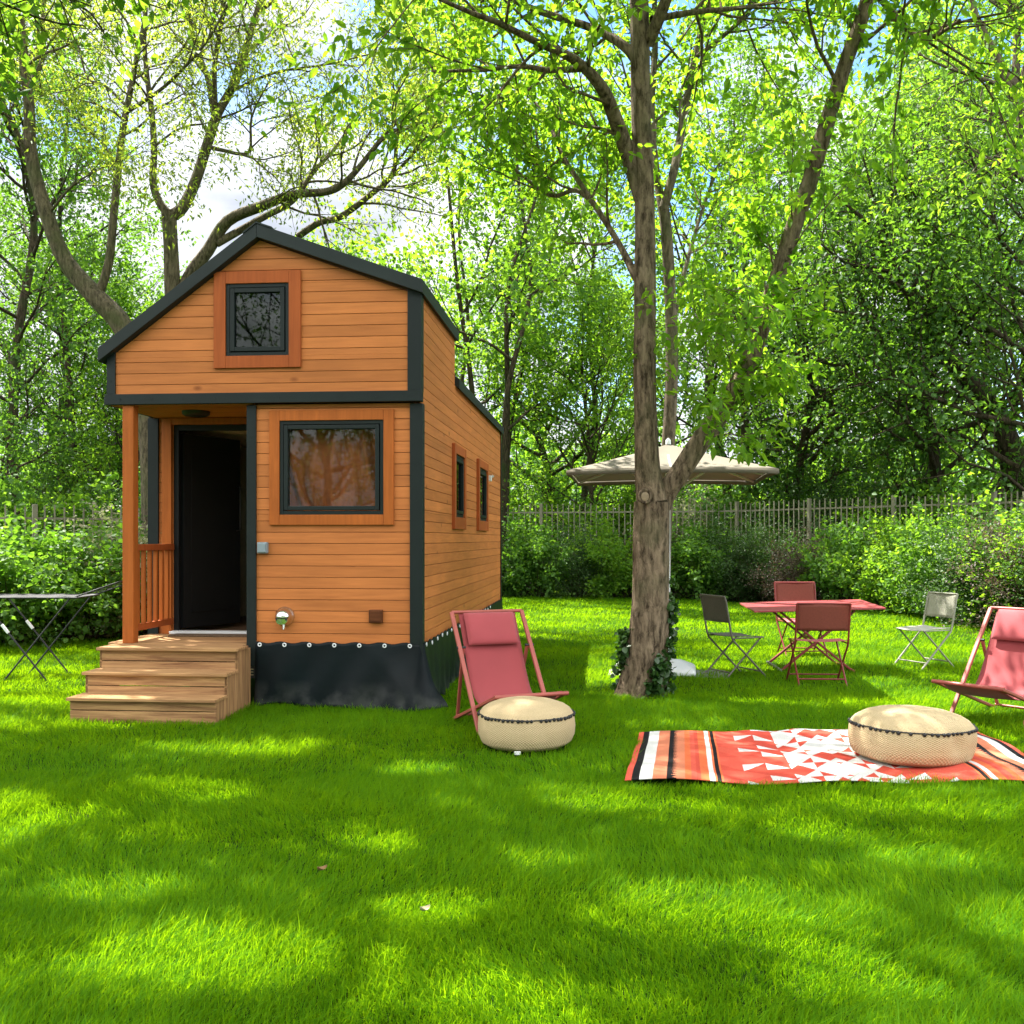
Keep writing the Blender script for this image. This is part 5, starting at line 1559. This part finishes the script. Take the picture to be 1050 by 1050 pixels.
L2 = Vector((P(183, HOR, 19).x, 19, 0))
t = Plant(24, [8, 7, 5], ratio=0.6, ang=0.7, trop=-0.01, wander=0.2)
a = t.limb(px4([(184, 650, 12), (183, 500, 10.5), (182, 400, 10), (177, 297, 8.5), (175, 250, 7.5), (173, 217, 8)], 19, off=L2))
ls = [t.limb(px4(q, 19, off=L2), lvl=1) for q in (
    [(173, 220, 5), (163, 207, 4.3), (157, 187, 3.8), (158, 150, 3.4), (155, 110, 3), (151, 80, 2.6), (148, 40, 2.2), (150, -20, 1.6), (140, -120, 0.9)],
    [(174, 222, 7), (187, 213, 6), (200, 187, 5.6), (213, 147, 5.2), (223, 117, 4.8), (243, 80, 4), (257, 33, 3.4), (267, 0, 3), (285, -80, 2), (300, -180, 1)],
    [(220, 118, 4), (217, 100, 3.4), (213, 80, 3, 0.2), (203, 53, 2.6, 0.4), (192, 10, 2.2, 0.5), (180, -70, 1.4, 0.7)],
    [(221, 116, 3), (220, 67, 2.6, -0.3), (228, 17, 2.1, -0.5), (236, -50, 1.3, -0.8)],
    [(213, 150, 2.4), (228, 154, 2, -0.2), (255, 156, 1.6, -0.4), (258, 120, 1.2, -0.6), (275, 85, 0.8, -0.8)],
    [(182, 340, 8), (192, 288, 7), (213, 257, 6.4), (233, 227, 6), (267, 212, 5.4, -0.3), (300, 200, 4.6, -0.5), (333, 197, 4, -0.7), (350, 190, 3.6, -0.8), (367, 173, 3, -0.9), (393, 140, 2.3, -1), (413, 118, 1.6, -1.1)],
    [(290, 205, 4, -0.4), (310, 236, 0.1, -0.4)],
    [(222, 250, 4.2), (268, 224, 3.6, 0.2), (300, 206, 3.2, 0.4), (320, 178, 2.6, 0.6), (345, 150, 1.8, 0.8), (372, 110, 1.1, 1)],
    [(305, 243, 3.6, 0.6), (328, 228, 3.5, 0.5), (350, 222, 3.4, 0.4), (383, 197, 3, 0.2), (403, 177, 2.6, 0.1), (407, 140, 2, 0), (415, 118, 1.5, 0), (430, 80, 0.8, 0)],
    [(403, 180, 1.8, 0.1), (430, 150, 1.3, -0.2), (457, 110, 0.8, -0.5)],
    [(235, 95, 1.8, 0), (280, 75, 1.4, -0.5), (340, 65, 1, -0.9), (400, 50, 0.6, -1.3)],
    [(262, 15, 2.4, 0), (320, -30, 2, -0.6), (390, -70, 1.3, -1.2), (450, -100, 0.7, -1.6)])]
for j, q in enumerate(ls):
    if j != 6: t.sprout(q[0], q[1], 11, 1.5, 2, t0=0.35)
t.br = [b for b in t.br if not (len(b[0]) == 5 and b[1][-1] < 0.003 and b[2] == 1)]
V, F = t.wood(); a_ = np_mesh('tall trunk', V, [F], smooth=True)
V, F, T = t.leaves(32, 0.095, 0.36, 0.5, 0.13, keep=keep_world(L2)); b_ = np_mesh('tall crown', V, [F], [T])
plant_thing('forking_tree', 'grey tree behind the loft gable, forking, with a long limb over the roof', 'tree', L2, (a_, M['bark_grey']), (b_, M['leaf_feather']))

# tree whose bare limbs stand in the top corner past the deck chair
R2 = Vector((P(1075, HOR, 19.5).x, 19.5, 0))
t = Plant(25, [8, 7, 5], ratio=0.6, ang=0.75, trop=0.03)
a = t.limb(px4([(1085, 640, 13), (1080, 480, 12), (1076, 330, 10), (1066, 200, 8.5), (1050, 123, 6.5), (1038, 92, 6), (1017, 50, 4.4), (1000, 15, 3.4), (985, -40, 2.2)], 19.5, off=R2))
ls = [t.limb(px4(q, 19.5, off=R2), lvl=1) for q in (
    [(1040, 96, 4.5), (1043, 33, 3.6), (1033, 0, 3), (1025, -70, 1.6)], [(1044, 100, 3.4), (1058, 40, 2.8, -0.3), (1070, -30, 1.6, -0.6)],
    [(1037, 92, 2.6), (1005, 80, 2, -0.3), (973, 70, 1.4, -0.6), (940, 55, 0.8, -0.9)], [(1055, 140, 2.4), (1020, 118, 1.8, 0.3), (985, 105, 1, 0.6)], [(1066, 200, 3), (1030, 170, 2, -0.5), (1000, 160, 1, -1)])]
for q in ls: t.sprout(q[0], q[1], 10, 1.5, 2, t0=0.3)
V, F = t.wood(); a_ = np_mesh('corner trunk', V, [F], smooth=True)
V, F, T = t.leaves(15, 0.12, 0.45, 0.4, 0.10); b_ = np_mesh('corner crown', V, [F], [T])
plant_thing('pale_limbed_tree', 'tree with pale bare forking limbs high above the deck chair by the rug', 'tree', R2, (a_, M['bark_grey']), (b_, M['leaf_bright']))

# dark leaning trunk beyond the fence
R3 = Vector((P(1062, HOR, 24).x, 24, 0))
t = Plant(26, [8, 8, 6], ratio=0.55, ang=0.85, trop=0.03)
a = t.limb(px4([(1060, 640, 17), (1052, 540, 15), (1043, 487, 14), (1030, 447, 12.5), (1010, 410, 11), (983, 377, 9.5), (955, 340, 7, -0.3), (925, 290, 5, -0.6), (900, 230, 3, -0.9)], 24, off=R3))
t.sprout(a[0], a[1], 16, 3.0, 1, t0=0.5, ang=0.9)
V, F = t.wood(max_lvl=2); a_ = np_mesh('dark trunk', V, [F], smooth=True)
V, F, T = t.leaves(17, 0.125, 0.6, 0.3, 0.15); b_ = np_mesh('dark crown', V, [F], [T])
plant_thing('leaning_dark_tree', 'dark tree with thick leaning trunk behind the fence near the deck chair', 'tree', R3, (a_, M['bark_dark']), (b_, M['leaf_dark']))

# tree standing beside the drying rack, whose crown hangs into the top corner, with unseen limbs added to shade the lawn
S1 = Vector((-9.6, 12.2, 0))
t = Plant(27, [14, 9, 7], ratio=0.55, ang=0.85, trop=0.0)
a = t.limb([(0, 0, -0.1, 0.26), (0.1, -0.1, 2.5, 0.2), (0.3, -0.1, 5, 0.18), (0.8, -0.2, 7.5, 0.15), (1.2, -0.3, 10, 0.09), (1.4, -0.3, 12.5, 0.03)])
for q in ([(0.5, -0.1, 6.2, 0.1), (2.4, -0.3, 7.9, 0.075), (4.4, -0.5, 9.0, 0.05), (6.4, -0.6, 9.6, 0.02)], [(0.6, -0.1, 6.8, 0.1), (2.2, 0.9, 8.6, 0.07), (4.0, 1.6, 9.8, 0.04), (5.6, 2.2, 10.4, 0.02)],
          [(0.5, -0.1, 6.0, 0.1), (2.0, -1.4, 7.6, 0.07), (3.8, -2.8, 8.6, 0.04), (5.4, -3.9, 9.2, 0.02)], [(0.4, 0, 5.6, 0.09), (-0.6, -1.8, 7.2, 0.06), (-1.0, -3.6, 8.4, 0.02)],
          [(0.9, -0.2, 8.4, 0.08), (3.0, 0.2, 10.2, 0.05), (5.6, 0.3, 11.4, 0.02)], [(0.8, -0.2, 8.0, 0.08), (3.6, -2.4, 9.6, 0.06), (6.6, -4.6, 10.4, 0.02)],
          [(0.7, -0.2, 7.6, 0.08), (2.6, -3.2, 9.4, 0.06), (4.6, -6.0, 10.2, 0.02)], [(0.9, -0.2, 8.6, 0.08), (4.6, -1.9, 10.4, 0.06), (8.4, -4.2, 11.2, 0.02)], [(0.9, -0.2, 8.8, 0.08), (2.4, -1.8, 10.4, 0.05), (4.4, -3.0, 11.2, 0.02)]):
    b = t.limb(q, lvl=1); t.sprout(b[0], b[1], 18, 1.8, 2, t0=0.2)
t.sprout(a[0], a[1], 10, 2.2, 1, t0=0.55, ang=1.0)
V, F = t.wood(max_lvl=3); a_ = np_mesh('shade trunk', V, [F], smooth=True)
k0 = keep_world(S1)
def k1(p):
    q = p + np.array(S1); Y_ = np.maximum(q[:, 1], 0.5)
    cx_ = 525 + FPX * q[:, 0] / Y_; cy_ = HOR - FPX * (q[:, 2] - CAM_H) / Y_
    return k0(p) & ~((cy_ > -10) & (cx_ > 40) & (t.g.uniform(0, 1, len(p)) < 0.8))
V, F, T = t.leaves(19, 0.16, 0.65, 0.4, 0.14, keep=k1); b_ = np_mesh('shade crown', V, [F], [T])
plant_thing('shade_tree', 'dark leafy branch tips of a tree hanging into the top corner over the drying rack', 'tree', S1, (a_, M['bark_grey']), (b_, M['leaf_maple']))

# ---- shrubs of the hedge
def shrub(seed, Wd, H, n, leaf, per, size, width=0.7, spread=0.07, bark='bark_dark', kids=(6, 5), big=False, upright=0.5):
    pl = Plant(seed, [0] + list(kids), ratio=0.48, ang=0.85, wander=0.2, trop=0.08, seg=5, t0=0.2)
    g = pl.g
    for k in range(n):
        a = g.uniform(0, 6.28); rr = Wd * 0.5 * math.sqrt(g.uniform(0, 1))
        base = np.array([0.35 * rr * math.cos(a), 0.35 * rr * math.sin(a), -0.05])
        d = np.array([math.cos(a) * rr, math.sin(a) * rr, H * g.uniform(0.55, 1.0)]) - base
        pl.grow(base, d, np.linalg.norm(d), 0.016, 1)
    # low skirt of shoots so that the foot is leafy too
    for k in range(n):
        a = g.uniform(0, 6.28)
        pl.grow((0.2 * math.cos(a), 0.2 * math.sin(a), 0.05), (math.cos(a), math.sin(a), g.uniform(0.15, 0.7)), Wd * 0.5, 0.01, 2)
    V, F = pl.wood(max_lvl=2, sides=(5, 5, 4, 3)); s = np_mesh('shrub stems', V, [F], smooth=True)
    V, F, T = pl.leaves(per, size, width, 0.25, spread, big=big, keep=lambda p: p[:, 2] > 0.02)
    c = np_mesh('shrub foliage', V, [F], [T])
    return (s, M[bark]), (c, M[leaf])


SH = {'hazel': shrub(41, 1.9, 2.0, 16, 'leaf_bush', 11, 0.095, 0.8, big=True),
      'privet': shrub(42, 1.7, 1.9, 20, 'leaf_privet', 17, 0.055, 0.6),
      'bronze': shrub(43, 1.4, 1.75, 20, 'leaf_purple', 13, 0.05, 0.55),
      'bright': shrub(44, 1.7, 1.7, 16, 'leaf_bright', 12, 0.085, 0.75, big=True),
      'blossom': shrub(45, 1.6, 2.0, 16, 'leaf_blossom', 10, 0.07, 0.8)}
SN = {'hazel': ('hazel_shrub', 'broad leaved mid green hazel shrub'), 'privet': ('privet_shrub', 'small leaved dark privet shrub'), 'bronze': ('bronze_shrub', 'thin twiggy bronze brown shrub'),
      'bright': ('bright_shrub', 'fresh yellow green shrub'), 'blossom': ('flowering_shrub', 'pale flowering shrub')}
ORD = ['first', 'second', 'third', 'fourth', 'fifth', 'sixth', 'seventh', 'eighth', 'ninth', 'tenth', 'eleventh', 'twelfth', 'thirteenth', 'fourteenth', 'fifteenth']
def hedge(rows, where, group):
    for i, (k, x, y, s) in enumerate(rows):
        nm, look = SN[k]
        plant_thing(nm, look + ', ' + ORD[i] + ' ' + where, 'shrub', (x, y, 0), SH[k][0], SH[k][1], group, rnd.uniform(0, 6.28), (s * rnd.uniform(0.86, 1.02), s * rnd.uniform(0.86, 1.02), s * rnd.uniform(0.72, 0.90)), tname='stem', cname='foliage')


hedge([('privet', -0.6, 26.8, 1.0), ('hazel', 0.55, 26.6, 1.0), ('privet', 1.75, 26.4, 1.0), ('bright', 2.75, 26.0, 0.95), ('bronze', 3.45, 26.3, 1.05), ('hazel', 4.55, 25.6, 1.02), ('privet', 5.5, 25.1, 1.0),
       ('privet', 6.3, 24.5, 1.0), ('bronze', 6.65, 23.3, 1.12), ('hazel', 7.35, 22.5, 0.96), ('bright', 7.9, 21.4, 1.0), ('bright', 8.3, 20.2, 1.05)], 'along the back hedge from the house', 'shrubs of the back hedge')
hedge([('hazel', 8.35, 19.0, 1.0), ('privet', 8.25, 17.9, 1.05), ('bright', 8.75, 17.2, 1.12), ('bronze', 8.65, 16.4, 1.15), ('privet', 8.95, 15.5, 1.15), ('hazel', 9.3, 14.4, 1.15), ('bright', 9.5, 13.2, 1.1)],
      'of the side hedge beside the pale chair', 'shrubs of the side hedge')
hedge([('hazel', -8.9, 13.4, 0.95), ('bright', -8.0, 14.2, 0.98), ('hazel', -7.2, 14.8, 1.02), ('hazel', -6.45, 15.5, 1.0), ('blossom', -5.75, 16.2, 1.05), ('privet', -5.2, 17.0, 1.0), ('hazel', -4.5, 18.2, 1.0)],
      'of the hedge behind the drying rack', 'shrubs by the drying rack')
# undergrowth past the fence
hedge([('hazel', -2.2, 30.5, 1.5), ('bright', 0.6, 30.0, 1.5), ('privet', 2.2, 30.5, 1.6), ('blossom', 5.2, 28.6, 1.45), ('bright', 3.4, 29.2, 1.6), ('hazel', 6.6, 27.8, 1.5), ('privet', 8.6, 27.0, 1.7), ('bright', 10.0, 25.2, 1.5), ('hazel', 11.6, 23.0, 1.6), ('privet', 12.6, 20.5, 1.7)],
      'of the undergrowth beyond the tall fence', 'undergrowth beyond the fence')
hedge([('hazel', -10.8, 20.0, 1.5), ('bright', -9.2, 20.8, 1.4), ('privet', -8.0, 21.6, 1.5), ('hazel', -6.6, 22.2, 1.5), ('bright', -5.2, 22.8, 1.4)],
      'of the undergrowth past the low fence', 'undergrowth by the drying rack')

# far wood that reads as one mass
g = np.random.default_rng(77)
n = 90000
wx = g.uniform(-45, 48, n); wy = g.uniform(44, 58, n)
top = 5.6 + 1.4 * np.sin(wx * 0.33 + 1) + 1.0 * np.sin(wx * 0.83 + 2.4) + 0.6 * np.sin(wx * 2.1)
wz = g.uniform(0, 1, n) ** 0.85 * top
p = np.stack([wx, wy, wz], 1)
d = unit(g.normal(size=(n, 3)) + np.array([0, 0, -0.3])); nr = unit(g.normal(size=(n, 3)) * 0.6 + np.array([0, -0.3, 0.8])); s = unit(np.cross(d, nr)); nr = np.cross(s, d)
L_ = g.uniform(0.25, 0.48, (n, 1))
V = np.stack([p, p + d * L_ * 0.45 + s * L_ * 0.36 + nr * 0.04, p + d * L_, p + d * L_ * 0.45 - s * L_ * 0.36 + nr * 0.04], 1).reshape(-1, 3)
b = np.arange(n)[:, None] * 4
T = np.clip(g.uniform(0, 1, n) * 0.7 + 0.2 * np.sin(wx * 0.7) + 0.1, 0, 1)
me = np_mesh('woodland', V, [np.concatenate([b + np.array([[0, 1, 2]]), b + np.array([[0, 2, 3]])])], [np.concatenate([T, T])])
tag(link_mesh('woodland', me, M['leaf_maple']), 'distant green wood closing the view behind the trees', 'woodland', kind='stuff')

# ------------------------------------------------------------------ FENCES
def fence(label, pts, H, name='metal_fence', bay=2.4, pitch=0.15):
    t = thing(name, label, 'fence', (pts[0][0], pts[0][1], 0))
    o0 = Vector((pts[0][0], pts[0][1], 0))
    first = True
    for (a, b) in zip(pts[:-1], pts[1:]):
        a, b = Vector((*a, 0)) - o0, Vector((*b, 0)) - o0
        Ln = (b - a).length
        nb = max(1, round(Ln / bay))
        d = (b - a).normalized(); rz = math.atan2(d.y, d.x)
        for i in range(nb):
            p0, p1 = a.lerp(b, i / nb), a.lerp(b, (i + 1) / nb)
            ln = (p1 - p0).length
            if first or i > 0 or True:
                mb = MB(); mb.box(-0.04, 0.04, -0.04, 0.04, -0.1, H + 0.02)
                po = mb.build('post', M['fence'], t, loc=p0, bevel=0.004); po.rotation_euler = (0, 0, rz)
            first = False
            mb = MB()
            k = int(ln / pitch)
            for j in range(1, k):
                x = ln * j / k
                hh = H - (0.0 if j % 3 else 0.0) + rnd.uniform(-0.035, 0.02)
                mb.box(x - 0.012, x + 0.012, -0.010, 0.010, 0.12, hh)
            gr = mb.build('grille', M['fence'], t, loc=p0); gr.rotation_euler = (0, 0, rz)
            for zz in (H - 0.22, 0.30):
                m2 = MB(); m2.box(0.04, ln - 0.04, 0.0103, 0.045, zz - 0.02, zz + 0.02); m2.build('rail', M['fence'], gr)
    p1 = Vector((*pts[-1], 0)) - o0
    mb = MB(); mb.box(-0.04, 0.04, -0.04, 0.04, -0.1, H + 0.02); mb.build('post', M['fence'], t, loc=p1, bevel=0.004)
    return t


fence('tall grey green metal fence with thin upright bars behind the back hedge', [(-5.0, 28.4), (0.8, 28.0), (5.8, 26.4), (9.7, 20.6), (11.8, 13.5)], 2.45)
fence('grey green metal fence glimpsed over the hedge by the drying rack', [(-12.6, 16.2), (-8.2, 17.6), (-4.6, 20.2)], 2.08)

# ------------------------------------------------------------------ GROUND AND GRASS
gm, nt, out = new_mat('earth')
L = nt.links.new
tc = N(nt, 'ShaderNodeTexCoord')
n1 = N(nt, 'ShaderNodeTexNoise'); n1.inputs['Scale'].default_value = 1.3; n1.inputs['Detail'].default_value = 8; L(tc.outputs['Object'], n1.inputs['Vector'])
n2 = N(nt, 'ShaderNodeTexNoise'); n2.inputs['Scale'].default_value = 22; n2.inputs['Detail'].default_value = 8; L(tc.outputs['Object'], n2.inputs['Vector'])
mx = N(nt, 'ShaderNodeMix', data_type='RGBA'); mx.inputs[6].default_value = (0.010, 0.032, 0.003, 1); mx.inputs[7].default_value = (0.022, 0.055, 0.005, 1); L(n2.outputs['Fac'], mx.inputs[0])
m2 = N(nt, 'ShaderNodeMix', data_type='RGBA'); m2.inputs[7].default_value = (0.024, 0.030, 0.010, 1)
r = N(nt, 'ShaderNodeMapRange'); r.inputs[1].default_value = 0.55; r.inputs[2].default_value = 0.75; L(n1.outputs['Fac'], r.inputs[0]); L(r.outputs[0], m2.inputs[0]); L(mx.outputs[2], m2.inputs[6])
b = N(nt, 'ShaderNodeBsdfPrincipled'); b.inputs['Roughness'].default_value = 1.0; b.inputs['Specular IOR Level'].default_value = 0.05; L(m2.outputs[2], b.inputs['Base Color'])
bp = N(nt, 'ShaderNodeBump'); bp.inputs['Strength'].default_value = 0.8; bp.inputs['Distance'].default_value = 0.03; L(n2.outputs['Fac'], bp.inputs['Height']); L(bp.outputs[0], b.inputs['Normal'])
L(b.outputs[0], out.inputs['Surface'])
mb = MB(); mb.add([(-600, -600, 0), (600, -600, 0), (600, 600, 0), (-600, 600, 0)], [(0, 1, 2, 3)])
tag(mb.build('ground', gm, fix=False), 'dark earth under the lawn and wood', 'ground', kind='structure')


def in_quad(x, y, q):
    ok = np.ones(len(x), bool)
    for i in range(4):
        a, b_ = q[i], q[(i + 1) % 4]
        ok &= ((b_[0] - a[0]) * (y - a[1]) - (b_[1] - a[1]) * (x - a[0])) > 0
    return ok


g = np.random.default_rng(99)
bands = [(0.3, 2.5, 5000, 1.2), (2.5, 4.2, 14000, 1.0), (4.2, 6.5, 8500, 1.1), (6.5, 10, 4600, 1.35), (10, 15, 2200, 1.8), (15, 20, 900, 2.4), (20, 27.5, 650, 3.0)]
X, Y, WS = [], [], []
for (y0, y1, den, ws) in bands:
    xm0, xm1 = 0.53 * y1 + 2.2, 0.53 * y1 + 2.2
    n = int(den * (y1 - y0) * (xm0 + xm1))
    x = g.uniform(-xm0, xm1, n); y = g.uniform(y0, y1, n)
    k = np.abs(x) < 0.53 * y + 2.2
    X.append(x[k]); Y.append(y[k]); WS.append(np.full(k.sum(), ws))
X, Y, WS = np.concatenate(X), np.concatenate(Y), np.concatenate(WS)
ok = np.ones(len(X), bool)
ch, sh_ = math.cos(-HR), math.sin(-HR)
lx = (X - HO.x) * ch - (Y - HO.y) * sh_; ly = (X - HO.x) * sh_ + (Y - HO.y) * ch
ok &= ~((lx > -2.8) & (lx < -0.02) & (ly > 0.02) & (ly < 6.9))
ok &= ~((lx > -2.74) & (lx < -1.52) & (ly > -0.868) & (ly < 0.1))
cxr = sum((Vector(q) for q in RUG), Vector((0, 0))) / 4
rq = [cxr + (q - cxr) * 0.985 for q in RUG]
ok &= ~in_quad(X, Y, rq)
ok &= ((X - 0.10) ** 2 + (Y - 7.38) ** 2) > 0.31 ** 2
# lawn ends where the hedges begin
ok &= ~((X > 4) & (X > np.interp(Y, [12, 16.4, 17.9, 20.2, 22.5, 24.5, 26], [9.2, 8.4, 7.9, 8.0, 7.1, 5.9, 4.4])))
ok &= ~((X < -3) & (Y > np.interp(X, [-9, -7.2, -5.7, -4.5, -3], [12.9, 14.4, 15.8, 17.8, 24])))
ok &= ~((Y > 26.3) | ((Y > 24.0) & (X > 5)))
X, Y, WS = X[ok], Y[ok], WS[ok]
n = len(X)
cl = 0.5 + 0.5 * np.sin(X * 2.3 + 1.3 * np.sin(Y * 1.7)) * np.sin(Y * 2.9 + 1.1 * np.sin(X * 2.1 + 1))
cl2 = 0.5 + 0.5 * np.sin(X * 7.1 + 2 * np.sin(Y * 5.3)) * np.sin(Y * 8.3 + 2 * np.sin(X * 6.1))
H = (0.036 + 0.022 * cl + 0.022 * cl2) * g.uniform(0.65, 1.45, n) * np.where(WS > 1.6, 0.9, 1.0)
wild = g.uniform(0, 1, n) < 0.02
H = np.where(wild, H * 1.5, H)
W_ = g.uniform(0.0016, 0.0030, n) * WS
th = g.uniform(0, 2 * PI, n)
lean_d = th + g.normal(size=n) * 0.6 + PI / 2
sw_ = 1.5 * np.sin(X * 1.9 + 2.1 * np.sin(Y * 1.3)) + 1.2 * np.sin(Y * 3.1)
lean = g.uniform(0.25, 1.25, n)
lxv = np.cos(lean_d) * 0.7 + 0.5 * np.cos(sw_); lyv = np.sin(lean_d) * 0.7 + 0.5 * np.sin(sw_)
ax, ay = np.cos(th) * W_, np.sin(th) * W_
z0 = np.zeros(n) - 0.004
def pt(f, wf):
    ox, oy = lxv * lean * H * f ** 1.7, lyv * lean * H * f ** 1.7
    zz = z0 + H * (f - 0.22 * lean * f ** 2)
    return np.stack([X + ox + ax * wf, Y + oy + ay * wf, zz], 1)
V = np.stack([pt(0.0, 0.8), pt(0.0, -0.8), pt(0.55, -0.75), pt(0.55, 0.75), pt(1.0, 0.0)], 1).reshape(-1, 3)
b = np.arange(n)[:, None] * 5
Q = b + np.array([[0, 1, 2, 3]]); T3 = b + np.array([[3, 2, 4]])
tint = np.clip(0.50 * g.uniform(0, 1, n) + 0.27 * cl + 0.18 * cl2 + 0.1 * wild, 0, 1)
me = np_mesh('grass', V, [Q, T3], [tint, tint])
tag(link_mesh('grass', me, M['grass']), 'bright green mown lawn with sunlit patches round the house', 'grass', kind='stuff')
print('grass blades', n)

for nm_, lab, px, py, c in (('fallen_leaf', 'small brown dry leaf lying in the open grass', 327, 905, (0.22, 0.13, 0.05)), ('fallen_leaf', 'pale curled leaf lying in the sunlit grass', 432, 948, (0.40, 0.35, 0.22))):
    D = CAM_H * FPX / (py - HOR)
    p = P(px, py, D)
    mb = MB(); mb.grid(lambda u, v: (0.026 * (2 * u - 1), 0.014 * (2 * v - 1) * math.sin(PI * (0.04 + 0.92 * u)), 0.055 + 0.012 * (2 * u - 1) ** 2 + 0.012 * abs(2 * v - 1)), 8, 4)
    o = mb.build(nm_, mat(lab[:12], c, rough=0.7, var=0.25, scale=40), None, loc=(p.x, p.y, 0)); o.rotation_euler = (0.2, 0.1, 0.8)
    tag(o, lab, 'leaf')
